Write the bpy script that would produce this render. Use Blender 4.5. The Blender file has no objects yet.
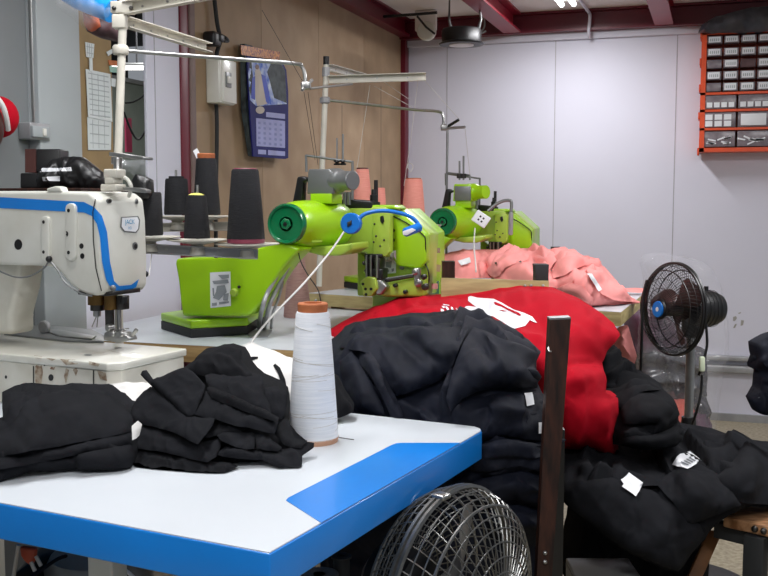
import bpy, bmesh, math, random
import numpy as np
from mathutils import Vector, Matrix, noise
from mathutils.geometry import delaunay_2d_cdt
from mathutils.bvhtree import BVHTree
random.seed(7)
C = bpy.context.scene.collection
PI = math.pi
# ------------------------------------------------------------------ camera
F = 1000.0; CAMZ = 1.2; PITCH = math.atan(88/1000.0); YAW = math.radians(18.2)
CAM = Vector((0, 0, CAMZ))
cp, sp, cy, sy = math.cos(PITCH), math.sin(PITCH), math.cos(YAW), math.sin(YAW)
def rz(v): return Vector((v[0]*cy - v[1]*sy, v[0]*sy + v[1]*cy, v[2]))
RIGHT = rz((1, 0, 0)); FWD = rz((0, cp, -sp)); UP = rz((0, sp, cp)); HF = rz((0, 1, 0))
def ray(px, py): return FWD + RIGHT*((px-384)/F) + UP*((288-py)/F)
def W(px, py, d): return CAM + ray(px, py)*d
def onz(px, py, z):
    r = ray(px, py); return CAM + r*((z-CAMZ)/r.z)
def onY(px, py, Y):
    r = ray(px, py); return CAM + r*(Y/r.y)
def onX(px, py, X):
    r = ray(px, py); return CAM + r*(X/r.x)
def onP(px, py, o, n):
    r = ray(px, py); return CAM + r*((o-CAM).dot(n)/r.dot(n))
camd = bpy.data.cameras.new('camera'); cam = bpy.data.objects.new('camera', camd); C.objects.link(cam)
camd.sensor_width = 36; camd.lens = F*36/768; camd.clip_start = .05
M = Matrix((RIGHT, UP, -FWD)).transposed().to_4x4(); M.translation = CAM
cam.matrix_world = M
bpy.context.scene.camera = cam
vs = bpy.context.scene.view_settings
vs.view_transform = 'Standard'; vs.look = 'None'; vs.gamma = 1; vs.exposure = 0.0; vs.use_curve_mapping = False

# ------------------------------------------------------------------ materials
def lin(c):
    return tuple(((v/255)/12.92 if v/255 <= .04045 else ((v/255+.055)/1.055)**2.4) for v in c)
def mat(name, rgb, rough=.5, metal=0, var=.08, scale=12, bump=0, bscale=200, rgb2=None, spec=.5, alpha=None, trans=0, emit=None, coat=0, sheen=0, stretch=None):
    m = bpy.data.materials.new(name); m.use_nodes = True; nt = m.node_tree; b = nt.nodes['Principled BSDF']
    c = lin(rgb); c2 = lin(rgb2) if rgb2 else tuple(v*(1-var*2.5) for v in c)
    tc = nt.nodes.new('ShaderNodeTexCoord'); mp = nt.nodes.new('ShaderNodeMapping'); nt.links.new(tc.outputs['Object'], mp.inputs[0])
    if stretch: mp.inputs['Scale'].default_value = stretch
    n = nt.nodes.new('ShaderNodeTexNoise'); n.inputs['Scale'].default_value = scale; n.inputs['Detail'].default_value = 6
    nt.links.new(mp.outputs[0], n.inputs['Vector'])
    r = nt.nodes.new('ShaderNodeValToRGB'); r.color_ramp.elements[0].position = .35; r.color_ramp.elements[1].position = .65
    r.color_ramp.elements[0].color = (*c2, 1); r.color_ramp.elements[1].color = (*c, 1)
    nt.links.new(n.outputs[0], r.inputs[0]); nt.links.new(r.outputs[0], b.inputs['Base Color'])
    b.inputs['Roughness'].default_value = rough; b.inputs['Metallic'].default_value = metal
    b.inputs['Specular IOR Level'].default_value = spec
    if coat: b.inputs['Coat Weight'].default_value = coat; b.inputs['Coat Roughness'].default_value = .12
    if sheen: b.inputs['Sheen Weight'].default_value = sheen; b.inputs['Sheen Roughness'].default_value = .5
    if trans: b.inputs['Transmission Weight'].default_value = trans
    if alpha is not None: b.inputs['Alpha'].default_value = alpha
    if emit:
        b.inputs['Emission Color'].default_value = (*emit[0], 1); b.inputs['Emission Strength'].default_value = emit[1]
    if bump:
        n2 = nt.nodes.new('ShaderNodeTexNoise'); n2.inputs['Scale'].default_value = bscale; n2.inputs['Detail'].default_value = 3
        nt.links.new(mp.outputs[0], n2.inputs['Vector'])
        bp = nt.nodes.new('ShaderNodeBump'); bp.inputs['Strength'].default_value = bump; bp.inputs['Distance'].default_value = .002
        nt.links.new(n2.outputs[0], bp.inputs['Height']); nt.links.new(bp.outputs[0], b.inputs['Normal'])
    return m
m_wallwhite = mat('white_panel', (214, 214, 227), .6, var=.015, scale=2)
m_wallgrey = mat('grey_painted_wall', (160, 166, 168), .6, var=.03, scale=3)
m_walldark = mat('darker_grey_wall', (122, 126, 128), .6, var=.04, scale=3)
m_ply = mat('beige_hardboard', (164, 138, 108), .65, var=.06, scale=5, rgb2=(146, 122, 94), bump=.2, bscale=90)
m_ply2 = mat('beige_hardboard_light', (172, 147, 118), .65, var=.06, scale=5, rgb2=(156, 130, 102), bump=.2, bscale=90)
m_maroon = mat('maroon_paint', (104, 12, 34), .4, var=.06, scale=6)
m_beam = mat('red_beam_paint', (150, 26, 48), .4, var=.06, scale=6)
m_ceil = mat('ceiling_board', (236, 228, 224), .7, var=.03, scale=3)
m_floor = mat('speckled_floor', (176, 166, 142), .5, scale=60, rgb2=(140, 130, 108))
m_seam = mat('panel_seam', (176, 174, 180), .6)
m_trim = mat('grey_metal_trim', (165, 166, 168), .4, metal=.3)
m_lime = mat('lime_enamel', (156, 206, 12), .35, var=.02, scale=8, coat=.25)
m_lime2 = mat('pale_lime_casting', (166, 196, 70), .35, var=.03, scale=8, coat=.3)
m_dgreen = mat('dark_green_plastic', (0, 112, 66), .25, var=.05, coat=.5)
m_black = mat('black_plastic', (18, 18, 20), .4, var=.05)
m_rubber = mat('black_rubber', (40, 42, 44), .7, var=.05)
m_greymetal = mat('grey_cast_metal', (128, 130, 130), .35, metal=.5, var=.04)
m_steel = mat('steel', (170, 170, 168), .28, metal=.9, var=.05, scale=40)
m_darksteel = mat('dark_steel', (84, 82, 80), .3, metal=.85, var=.15, scale=60)
m_steelwire = mat('steel_wire', (128, 128, 126), .3, metal=.85, var=.1, scale=60)
m_brass = mat('brass', (130, 100, 55), .35, metal=.8, var=.12, scale=40)
m_cream = mat('cream_metal_paint', (206, 202, 190), .4, var=.05, scale=14)
m_offwhite = mat('off_white_enamel', (222, 222, 214), .3, var=.03, scale=7, rgb2=(206, 204, 192), coat=.3)
m_dirtywhite = mat('worn_white_enamel', (214, 212, 202), .4, scale=9, rgb2=(188, 184, 170), coat=.2)
m_rust = mat('dirt_smear', (120, 92, 68), .7, scale=90, rgb2=(190, 180, 162))
m_blue = mat('blue_paint', (0, 128, 222), .35, var=.04, scale=6, coat=.3)
m_bluep = mat('blue_plastic', (16, 116, 208), .35, var=.03)
m_tabletop = mat('white_laminate', (208, 214, 220), .35, var=.02, scale=4)
m_plyedge = mat('plywood_edge', (196, 164, 112), .6, scale=10, rgb2=(160, 126, 82), stretch=(1, 1, 14))
m_plyedge2 = mat('pale_plywood', (186, 170, 118), .6, scale=10, rgb2=(160, 142, 96), stretch=(1, 1, 8))
m_darkwood = mat('dark_brown_wood', (62, 34, 24), .5, spec=.3, scale=14, rgb2=(22, 13, 10), stretch=(6, 6, 1))
m_stoolwood = mat('varnished_wood', (190, 146, 108), .35, scale=14, rgb2=(120, 80, 50), stretch=(2, 8, 2))
m_legwood = mat('brown_wood_leg', (140, 96, 60), .5, scale=14, rgb2=(100, 66, 40))
m_blackcloth = mat('black_cloth', (17, 18, 22), .9, var=.1, scale=25, bump=.25, bscale=900, spec=.15)
m_blackknit = mat('black_knit', (27, 28, 32), .95, var=.1, scale=25, bump=.35, bscale=700, spec=.12)
m_navy = mat('navy_cloth', (11, 16, 31), .75, var=.1, scale=20, bump=.25, bscale=900, spec=.25)
m_red = mat('red_cloth', (182, 6, 32), .8, var=.03, scale=15, bump=.15, bscale=900, spec=.15)
m_pink = mat('pink_cloth', (250, 160, 156), .8, var=.03, scale=15, bump=.15, bscale=900, spec=.15)
m_whitecloth = mat('white_cloth', (214, 213, 210), .8, var=.02, scale=15)
m_print = mat('white_print', (238, 238, 246), .5, var=.02)
m_label = mat('white_label', (232, 234, 238), .6, var=.02)
m_ink = mat('grey_ink', (120, 124, 130), .7)
m_inklight = mat('faint_ink', (172, 180, 182), .7)
m_inkmid = mat('mid_grey_ink', (150, 156, 160), .7)
m_inkd = mat('dark_ink', (40, 44, 52), .7)
m_thblack = mat('black_thread', (15, 16, 24), .8, scale=30, rgb2=(7, 8, 13), bump=.9, bscale=60, stretch=(1, 1, 30))
m_thwhite = mat('white_thread', (240, 242, 246), .7, scale=20, rgb2=(226, 230, 236), bump=.35, bscale=60, stretch=(1, 1, 25))
m_thpink = mat('salmon_thread', (240, 160, 146), .75, scale=30, rgb2=(230, 144, 130), bump=.8, bscale=60, stretch=(1, 1, 30))
m_thmauve = mat('mauve_thread', (178, 140, 132), .75, scale=30, rgb2=(150, 114, 108), bump=.8, bscale=60, stretch=(1, 1, 30))
m_card = mat('orange_card', (190, 112, 66), .7, scale=30, rgb2=(160, 88, 48))
m_pinkpl = mat('pink_plastic', (190, 60, 100), .5)
m_pinkdark = mat('wine_plastic', (120, 40, 66), .5)
m_yellow = mat('yellow_plastic', (226, 226, 110), .5)
m_strand = mat('fine_thread', (206, 202, 196), .7)
m_strandb = mat('fine_dark_thread', (70, 62, 56), .7)
m_orange = mat('orange_plastic', (224, 78, 30), .4, var=.05)
m_drawer = mat('clear_grey_plastic', (128, 118, 124), .2, var=.12, scale=30)
m_darkdrawer = mat('dark_maroon_plastic', (88, 58, 62), .4, var=.12, scale=30)  # darker maroon plastic for a single drawer
m_calblue = mat('calendar_indigo', (34, 36, 108), .6, spec=.25)
m_callav = mat('calendar_lavender', (168, 172, 220), .6)
m_calsky = mat('calendar_sky_print', (40, 92, 196), .6, scale=25, rgb2=(206, 218, 236))
m_caldark = mat('calendar_dark_print', (30, 38, 44), .6, scale=30, rgb2=(70, 82, 84))
m_calgold = mat('calendar_header_print', (228, 150, 60), .4, scale=120, rgb2=(120, 40, 36))
m_robe = mat('calendar_robe_print', (196, 184, 168), .4)
m_cardboard = mat('brown_cardboard', (146, 122, 84), .7, var=.06)
m_paper = mat('paper', (206, 212, 212), .7, var=.03)
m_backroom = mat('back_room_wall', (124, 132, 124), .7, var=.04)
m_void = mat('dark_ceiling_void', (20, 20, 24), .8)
m_plastic = mat('clear_film', (220, 222, 228), .1, alpha=.08, var=.02, spec=.8)
m_darkfilm = mat('dark_polythene', (52, 44, 52), .25, scale=14, rgb2=(28, 24, 32), bump=.6, bscale=30, spec=.8)
m_mauvefilm = mat('mauve_garments_in_film', (104, 62, 86), .4, scale=14, rgb2=(74, 44, 64), bump=.3, bscale=30, spec=.3)
m_greyfilm = mat('grey_polythene', (84, 84, 92), .3, scale=14, rgb2=(56, 56, 64), bump=.6, bscale=30, alpha=.9)
m_coral = mat('coral_cloth', (244, 104, 84), .7)
m_tubeglow = mat('lit_tube', (255, 255, 255), .5, emit=((1, 1, 1), 6))
m_glow2 = mat('lit_tube_far', (255, 255, 255), .5, emit=((1, .98, .92), 3))
m_lens = mat('lamp_lens', (225, 220, 225), .3, var=.02)
m_bladegrey = mat('translucent_grey_blade', (120, 118, 116), .3, alpha=.85)
m_bladedark = mat('brown_smoked_blade', (92, 66, 64), .3, alpha=.9)
m_brown = mat('dark_red_brown', (74, 34, 28), .5)
m_leather = mat('orange_brown_leather', (170, 66, 36), .5)

# ------------------------------------------------------------------ helpers
def tag(o, label=None, cat=None, group=None, kind=None):
    if label: o['label'] = label
    if cat: o['category'] = cat
    if group: o['group'] = group
    if kind: o['kind'] = kind
    return o
def thing(name, label, cat, loc, group=None):
    o = bpy.data.objects.new(name, None); C.objects.link(o); o.location = loc; o.empty_display_size = .05
    return tag(o, label, cat, group)
class MB:
    def __init__(s): s.v = []; s.f = []; s.mi = []; s.cur = 0
    def add(s, vs_, fs):
        b = len(s.v); s.v += [Vector(v) for v in vs_]; s.f += [tuple(b+i for i in f) for f in fs]; s.mi += [s.cur]*len(fs); return s
    def box(s, c, size, ax=None, bev=0):
        c = Vector(c); hx, hy, hz = [v/2 for v in size]
        X, Y, Z = ax or (Vector((1, 0, 0)), Vector((0, 1, 0)), Vector((0, 0, 1)))
        if bev <= 0:
            vv = [c+X*(a*hx)+Y*(b*hy)+Z*(e*hz) for a in (-1, 1) for b in (-1, 1) for e in (-1, 1)]
            return s.add(vv, [(0, 1, 3, 2), (4, 6, 7, 5), (0, 4, 5, 1), (2, 3, 7, 6), (0, 2, 6, 4), (1, 5, 7, 3)])
        bm = bmesh.new(); bmesh.ops.create_cube(bm, size=1)
        for v in bm.verts: v.co = Vector((v.co.x*2*hx, v.co.y*2*hy, v.co.z*2*hz))
        bmesh.ops.bevel(bm, geom=bm.edges[:], offset=min(bev, hx*.95, hy*.95, hz*.95), segments=3, affect='EDGES', profile=.5)
        bm.verts.index_update()
        s.add([c+X*v.co.x+Y*v.co.y+Z*v.co.z for v in bm.verts], [tuple(v.index for v in f.verts) for f in bm.faces]); bm.free(); return s
    def b2(s, a, b, bev=0):
        a = Vector(a); b = Vector(b); return s.box((a+b)/2, [abs(b[i]-a[i]) for i in range(3)], bev=bev)
    def cyl(s, p0, p1, r0, r1=None, n=20, caps=True):
        return s.lathe(p0, Vector(p1)-Vector(p0), [(0, r0), ((Vector(p1)-Vector(p0)).length, r0 if r1 is None else r1)], n, caps)
    def lathe(s, o, axis, prof, n=28, caps=True):
        o = Vector(o); a = Vector(axis).normalized(); t = a.orthogonal().normalized(); u = a.cross(t)
        vv = []; ff = []
        for (h, r) in prof:
            for k in range(n):
                an = 2*PI*k/n; vv.append(o+a*h+(t*math.cos(an)+u*math.sin(an))*r)
        for j in range(len(prof)-1):
            for k in range(n):
                k2 = (k+1) % n; ff.append((j*n+k, j*n+k2, (j+1)*n+k2, (j+1)*n+k))
        if caps:
            ff.append(tuple(reversed(range(n)))); ff.append(tuple((len(prof)-1)*n+k for k in range(n)))
        return s.add(vv, ff)
    def tube(s, pts, r, n=8, closed=False):
        P = [Vector(p) for p in pts]; m = len(P); vv = []; ff = []
        t0 = (P[1]-P[0]).normalized(); nrm = t0.orthogonal().normalized()
        for i in range(m):
            if closed: t = (P[(i+1) % m]-P[i-1]).normalized()
            else: t = (P[min(i+1, m-1)]-P[max(i-1, 0)]).normalized()
            nrm = (nrm-t*nrm.dot(t)).normalized(); bn = t.cross(nrm)
            rr = r[i] if isinstance(r, (list, tuple)) else r
            for k in range(n):
                an = 2*PI*k/n; vv.append(P[i]+(nrm*math.cos(an)+bn*math.sin(an))*rr)
        for i in range(m if closed else m-1):
            j = (i+1) % m
            for k in range(n):
                k2 = (k+1) % n; ff.append((i*n+k, i*n+k2, j*n+k2, j*n+k))
        if not closed:
            ff.append(tuple(reversed(range(n)))); ff.append(tuple((m-1)*n+k for k in range(n)))
        return s.add(vv, ff)
    def prism(s, poly, vec, bev=0, seg=3):
        bm = bmesh.new(); vec = Vector(vec)
        a = [bm.verts.new(Vector(p)) for p in poly]; b = [bm.verts.new(Vector(p)+vec) for p in poly]; n = len(poly)
        f1 = bm.faces.new(a); f2 = bm.faces.new(list(reversed(b)))
        for i in range(n): bm.faces.new((a[i], b[i], b[(i+1) % n], a[(i+1) % n]))
        bmesh.ops.recalc_face_normals(bm, faces=bm.faces[:])
        if bev > 0: bmesh.ops.bevel(bm, geom=bm.edges[:], offset=bev, segments=seg, affect='EDGES', profile=.5, clamp_overlap=True)
        bmesh.ops.triangulate(bm, faces=[f for f in bm.faces if len(f.verts) > 4])
        bm.verts.index_update()
        s.add([v.co.copy() for v in bm.verts], [tuple(v.index for v in f.verts) for f in bm.faces]); bm.free(); return s
    def sphere(s, c, r, sc=(1, 1, 1), n=16):
        prof = []; c = Vector(c)
        vv = []; ff = []
        for j in range(1, n):
            th = PI*j/n
            for k in range(2*n):
                an = PI*k/n; vv.append(c+Vector((math.sin(th)*math.cos(an)*sc[0], math.sin(th)*math.sin(an)*sc[1], math.cos(th)*sc[2]))*r)
        N = 2*n
        for j in range(n-2):
            for k in range(N): ff.append((j*N+k, (j+1)*N+k, (j+1)*N+(k+1) % N, j*N+(k+1) % N))
        vv.append(c+Vector((0, 0, sc[2]*r))); vv.append(c-Vector((0, 0, sc[2]*r))); t = len(vv)-2
        for k in range(N): ff.append((t, k, (k+1) % N)); ff.append((t+1, (n-2)*N+(k+1) % N, (n-2)*N+k))
        return s.add(vv, ff)
    def build(s, name, m, parent=None, smooth=True, sharp=38):
        me = bpy.data.meshes.new(name)
        org = parent.matrix_basis.translation.copy() if parent and parent.type == 'EMPTY' else Vector((0, 0, 0))
        gp = parent
        if parent and parent.type == 'MESH': org = Vector(parent['_o'])
        if not parent:
            xs = [v.x for v in s.v]; ys = [v.y for v in s.v]; zs = [v.z for v in s.v]
            org = Vector(((min(xs)+max(xs))/2, (min(ys)+max(ys))/2, min(zs)))
        me.from_pydata([v-org for v in s.v], [], s.f); me.update()
        bm = bmesh.new(); bm.from_mesh(me); bmesh.ops.recalc_face_normals(bm, faces=bm.faces[:]); bm.to_mesh(me); bm.free()
        for x in (m if isinstance(m, (list, tuple)) else [m]): me.materials.append(x)
        if isinstance(m, (list, tuple)):
            for p, i in zip(me.polygons, s.mi): p.material_index = i
        if smooth:
            for p in me.polygons: p.use_smooth = True
            me.set_sharp_from_angle(angle=math.radians(sharp))
        o = bpy.data.objects.new(name, me); C.objects.link(o)
        o['_o'] = list(org)
        if parent:
            o.parent = parent
        else: o.location = org
        return o
def bez(pts, n=8):
    P = [Vector(p) for p in pts]; out = []
    for i in range(len(P)-1):
        a = P[max(i-1, 0)]; b = P[i]; c = P[i+1]; d = P[min(i+2, len(P)-1)]
        for k in range(n):
            t = k/n; out.append(.5*((2*b)+(c-a)*t+(2*a-5*b+4*c-d)*t*t+(3*b-a-3*c+d)*t**3))
    out.append(P[-1]); return out
def struct(o): o['kind'] = 'structure'; return o
def fill_poly(poly, res):
    """triangulate a pixel polygon with interior points"""
    P = []
    n = len(poly)
    for i in range(n):
        a = Vector(poly[i][:2]); b = Vector(poly[(i+1) % n][:2]); k = max(1, int((b-a).length/res))
        for j in range(k): P.append(a.lerp(b, j/k))
    nb = len(P); arr = np.array([(p.x, p.y) for p in P])
    x0, y0 = arr.min(0); x1, y1 = arr.max(0)
    gx = np.arange(x0+res*.5, x1, res); gy = np.arange(y0+res*.5, y1, res*.87)
    pts = []
    for r_, yy in enumerate(gy):
        xs = gx+(res*.5 if r_ % 2 else 0)
        ins = np.zeros(len(xs), bool)
        for i in range(nb):
            ax, ay = arr[i]; bx, by = arr[(i+1) % nb]
            if (ay > yy) != (by > yy):
                ins ^= xs < (bx-ax)*(yy-ay)/(by-ay)+ax
        for x in xs[ins]: pts.append((x, yy))
    if pts:
        q = np.array(pts); dm = np.full(len(q), 1e9)
        for i in range(nb): dm = np.minimum(dm, np.hypot(q[:, 0]-arr[i, 0], q[:, 1]-arr[i, 1]))
        q = q[dm > res*.45]
    else: q = np.zeros((0, 2))
    V = P+[Vector((float(a), float(b))) for a, b in q]
    r = delaunay_2d_cdt(V, [(i, (i+1) % nb) for i in range(nb)], [list(range(nb))], 1, 1e-4)
    return [tuple(v) for v in r[0]], [tuple(f) for f in r[2]]
def seg_dist(x, y, line):
    best = np.full(len(x), 1e9); sgn = np.zeros(len(x)); tt = np.zeros(len(x)); L = len(line)-1
    for i in range(L):
        ax, ay = line[i]; bx, by = line[i+1]; dx, dy = bx-ax, by-ay; l2 = dx*dx+dy*dy+1e-9
        tr = ((x-ax)*dx+(y-ay)*dy)/l2; t = np.clip(tr, 0, 1)
        d = np.hypot(x-ax-t*dx, y-ay-t*dy); s = np.sign(dx*(y-ay)-dy*(x-ax))
        u = d < best; best[u] = d[u]; sgn[u] = s[u]; tt[u] = ((i+t)/L)[u]
    return best, sgn, tt
def tps(cx, cyy, val, x, y):
    n = len(cx); K = np.hypot(cx[:, None]-cx[None], cyy[:, None]-cyy[None]); K = np.where(K > 0, K*K*np.log(K+1e-9), 0)+np.eye(n)*30
    Pm = np.c_[np.ones(n), cx, cyy]; A = np.zeros((n+3, n+3)); A[:n, :n] = K; A[:n, n:] = Pm; A[n:, :n] = Pm.T
    w = np.linalg.lstsq(A, np.r_[val, 0, 0, 0], rcond=None)[0]
    R = np.hypot(x[:, None]-cx[None], y[:, None]-cyy[None]); R = np.where(R > 0, R*R*np.log(R+1e-9), 0)
    return R@w[:n]+w[n]+w[n+1]*x+w[n+2]*y
BV = {}; STK = {}
def cloth(name, poly, m, parent=None, ctrl=(), folds=(), res=3, thick=.004, vol=None, edge=.02, ew=5, na=.006, ns=3.0, d=None, drop=0, seed=0, wav=1.2, floorz=None, fa=1.05):
    """a draped cloth: outline seen from the front with its own depth at every point, folds and thickness"""
    P = [(p[0], p[1], p[2] if len(p) > 2 else d) for p in poly]
    # soften the outline
    Q = []
    n = len(P)
    for i in range(n):
        a = P[i-1]; b = P[i]; c = P[(i+1) % n]; e = P[(i+2) % n]
        L = math.hypot(c[0]-b[0], c[1]-b[1]); k = max(1, int(L/8))
        for j in range(k):
            t = j/k
            q = [.5*((2*b[z])+(c[z]-a[z])*t+(2*a[z]-5*b[z]+4*c[z]-e[z])*t*t+(3*b[z]-a[z]-3*c[z]+e[z])*t**3)*.6+(b[z]*(1-t)+c[z]*t)*.4 for z in range(3)]
            wv = noise.noise(Vector((q[0]*.09, q[1]*.09, seed)))*wav
            q[0] += wv; q[1] += noise.noise(Vector((q[0]*.09, q[1]*.09, seed+9)))*wav
            Q.append(tuple(q))
    V, Fc = fill_poly(Q, res)
    x = np.array([v[0] for v in V]); y = np.array([v[1] for v in V])
    c = np.array([p[:3] for p in P]+[p[:3] for p in ctrl], float)
    D = tps(c[:, 0], c[:, 1], c[:, 2], x, y)
    D = np.clip(D, c[:, 2].min()-.06, c[:, 2].max()+.06)
    ring = [(p[0], p[1]) for p in Q]+[(Q[0][0], Q[0][1])]
    bd, _, _ = seg_dist(x, y, ring)
    D = D+edge*np.exp(-(bd/ew)**1.5)
    mask = 1-np.exp(-(bd/ew)**2)*.6
    base = D.copy(); D = np.zeros(len(x))
    for f in folds:
        kind, line, amp, w = f[:4]; amp = amp*fa
        if kind != 'l' : line = [tuple(v)[:2] for v in bez([(a_, b_, 0) for a_, b_ in line], 5)]
        ds, sg, t = seg_dist(x, y, line)
        tp = np.clip(np.sin(np.clip(t, 0.02, .98)*PI)*2.2, 0, 1)
        if kind == 'r': D = D-amp*1.35*np.exp(-(ds/w)**1.35)*tp
        else:
            s = ds*sg; st = 1/(1+np.exp(np.clip(-s/1.1, -40, 40)))
            D = D-amp*1.4*st*np.exp(-np.clip(s, 0, 1e9)/w)*np.exp(-np.clip(-s, 0, 1e9)/3)*tp
    def wr(a, b):
        u = a*ns/90; v = b*ns/90; w = noise.noise(Vector((u, v, seed*1.7)))
        r1 = max(0, 1-2.4*abs(noise.noise(Vector((u*1.1+w*.9, v*.6+w*.5, seed*3.3)))))**1.5
        r2 = max(0, 1-2.6*abs(noise.noise(Vector((u*1.3-v*1.5+w, u*1.1+v*1.2, seed*5.1)))))**1.5
        return w*1.2+r1*1.2+r2*.55
    nz = np.array([wr(a, b) for a, b in V])
    H = -D*(1-np.exp(-(bd/5.0)**2)*.85)+nz*na*mask
    B3 = np.array([tuple(W(a, b, dd)) for a, b, dd in zip(x, y, base)])
    tri = np.array([f[:3] for f in Fc]); fn = np.cross(B3[tri[:, 1]]-B3[tri[:, 0]], B3[tri[:, 2]]-B3[tri[:, 0]])
    vn = np.zeros_like(B3)
    for k in range(3): np.add.at(vn, tri[:, k], fn)
    toc = np.array([tuple(CAM)])-B3; toc /= np.linalg.norm(toc, axis=1)[:, None]
    vn /= np.linalg.norm(vn, axis=1)[:, None]+1e-12
    vn *= np.where((vn*toc).sum(1) < 0, -1, 1)[:, None]
    vn = vn+toc*.25; vn /= np.linalg.norm(vn, axis=1)[:, None]
    B3 = B3+vn*H[:, None]
    pts = [Vector(tuple(p)) for p in B3]
    mb = MB()
    off = (HF*vol+Vector((0, 0, -drop))) if vol else HF*thick
    nv = len(pts)
    back = [p+off for p in pts]
    if floorz is not None:
        for p in back+pts: p.z = max(p.z, floorz)
    from collections import Counter
    ec = Counter()
    for f in Fc:
        for i in range(len(f)): ec[(f[i], f[(i+1) % len(f)])] += 1
    bf = [(a, b) for (a, b) in ec if (b, a) not in ec]
    mb.add(pts+back, list(Fc)+[tuple(nv+i for i in reversed(f)) for f in Fc]+[(b, a, nv+a, nv+b) for a, b in bf])
    o = mb.build(name, m, parent, sharp=75)
    BV[name] = BVHTree.FromPolygons([tuple(p) for p in pts], [list(f) for f in Fc])
    return o
def bvh(o):
    org = Vector(o['_o']); return BVHTree.FromPolygons([tuple(v.co+org) for v in o.data.vertices], [list(p.vertices) for p in o.data.polygons])
def decal(name, polys, m, target, parent=None, off=.0008, res=3, th=.0006):
    """thin print / sticker lying on a surface"""
    mb = MB(); t = target if isinstance(target, (BVHTree, list)) else bvh(target)
    def cast(r):
        if not isinstance(t, list): return t.ray_cast(CAM, r)
        hs = [h for h in (q.ray_cast(CAM, r) for q in t) if h[0] is not None]
        return min(hs, key=lambda h: h[3]) if hs else (None,)
    for poly in polys:
        V, Fc = fill_poly(poly, res); pts = []; last = None; ok = []
        for v in V:
            r = ray(v[0], v[1]).normalized(); h = cast(r)
            if h[0] is None: pts.append(None)
            else:
                nn = h[1] if h[1].dot(r) < 0 else -h[1]
                pts.append(h[0]-r*off*1.0+nn*off*.3)
        ff = [f for f in Fc if all(pts[i] is not None for i in f)]
        use = sorted({i for f in ff for i in f}); ix = {a: b for b, a in enumerate(use)}
        mb.add([pts[i] for i in use], [tuple(ix[i] for i in f) for f in ff])
    return mb.build(name, m, parent)
def flap(base, parent, poly, lift, m, folds=(), res=2.6, na=.003, seed=0, edge=.006, ew=3, thick=.004, name='fold', grow=0):
    t = BV[base]
    def dep(x, y):
        r = ray(x, y); h = t.ray_cast(CAM, r.normalized())
        return (h[0]-CAM).dot(FWD) if h[0] is not None else None
    cx = sum(p[0] for p in poly)/len(poly); cyy = sum(p[1] for p in poly)/len(poly)
    P = []
    for p in poly:
        d = None; k = 0
        while d is None and k < 12: d = dep(p[0]+(cx-p[0])*k*.05, p[1]+(cyy-p[1])*k*.05); k += 1
        if d is None: continue
        P.append((p[0], p[1], d-lift))
    xs = [p[0] for p in poly]; ys = [p[1] for p in poly]; ct = []
    x = min(xs)+6
    while x < max(xs):
        y = min(ys)+6
        while y < max(ys):
            ins = False
            for i in range(len(poly)):
                a = poly[i-1]; b = poly[i]
                if (a[1] > y) != (b[1] > y) and x < (b[0]-a[0])*(y-a[1])/(b[1]-a[1])+a[0]: ins = not ins
            d = dep(x, y) if ins else None
            if d is not None: ct.append((x, y, d-lift*1.2-.004))
            y += 12
        x += 12
    o = cloth(name, P, m, parent, ctrl=ct, folds=folds, res=res, thick=thick, edge=edge, ew=ew, na=na, ns=4, seed=seed, wav=.8, fa=.8)
    STK.setdefault(base, [BV[base]])
    if STK[base][0] is not BV[base]: STK[base] = [BV[base]]
    STK[base].append(BV[name]); return o
def rect(x0, y0, x1, y1): return [(x0, y0), (x1, y0), (x1, y1), (x0, y1)]
def oval(cx, cy_, rx, ry=None, n=16):
    ry = ry or rx; return [(cx+rx*math.cos(2*PI*k/n), cy_+ry*math.sin(2*PI*k/n)) for k in range(n)]
def text_mb(mb, txt, org, xv, yv, size, ext=.0006):
    cu = bpy.data.curves.new('t', 'FONT'); cu.body = txt; cu.size = size; cu.align_x = 'CENTER'; cu.align_y = 'CENTER'
    ob = bpy.data.objects.new('t', cu); C.objects.link(ob); dg = bpy.context.evaluated_depsgraph_get(); dg.update()
    me = bpy.data.meshes.new_from_object(ob.evaluated_get(dg)); xv = Vector(xv).normalized(); yv = Vector(yv).normalized(); org = Vector(org)
    mb.add([org+xv*v.co.x+yv*v.co.y for v in me.vertices], [tuple(p.vertices) for p in me.polygons])
    bpy.data.objects.remove(ob); bpy.data.curves.remove(cu); bpy.data.meshes.remove(me)

# ================================================================== THE ROOM
YB = 5.7; XW = -1.749; ZC = 2.235; XR = 1.9; YF = -1.6
def sbox(name, a, b, m, bev=0): return struct(MB().b2(a, b, bev).build(name, m))
sbox('floor', (-3.9, YF, -.1), (XR, YB+.3, 0), m_floor)
sbox('ceiling', (-3.9, YF, ZC), (XR, YB+.3, ZC+.1), m_ceil)
sbox('wall_back', (XW-.05, YB, 0), (XR, YB+.12, ZC), m_wallwhite)
for i, (px, pv) in enumerate(((447, 100), (555, 100), (676, 100))):
    x = onY(px, pv, YB).x; sbox('trim_1', (x-.0022, YB-.0015, .4), (x+.0022, YB+.002, 2.1), m_seam)
sbox('trim_2', (XW, YB-.03, 2.085), (XR, YB, 2.125), m_wallwhite, .003)
# ledges low on the back wall
x0 = onY(640, 360, YB).x
sbox('trim_3', (x0, YB-.05, .335), (XR, YB, .36), m_trim, .005); sbox('trim_3', (x0, YB-.06, .27), (XR, YB, .31), m_trim, .008)
sbox('baseboard_back', (x0, YB-.02, 0), (XR, YB, .04), m_trim)
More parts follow.
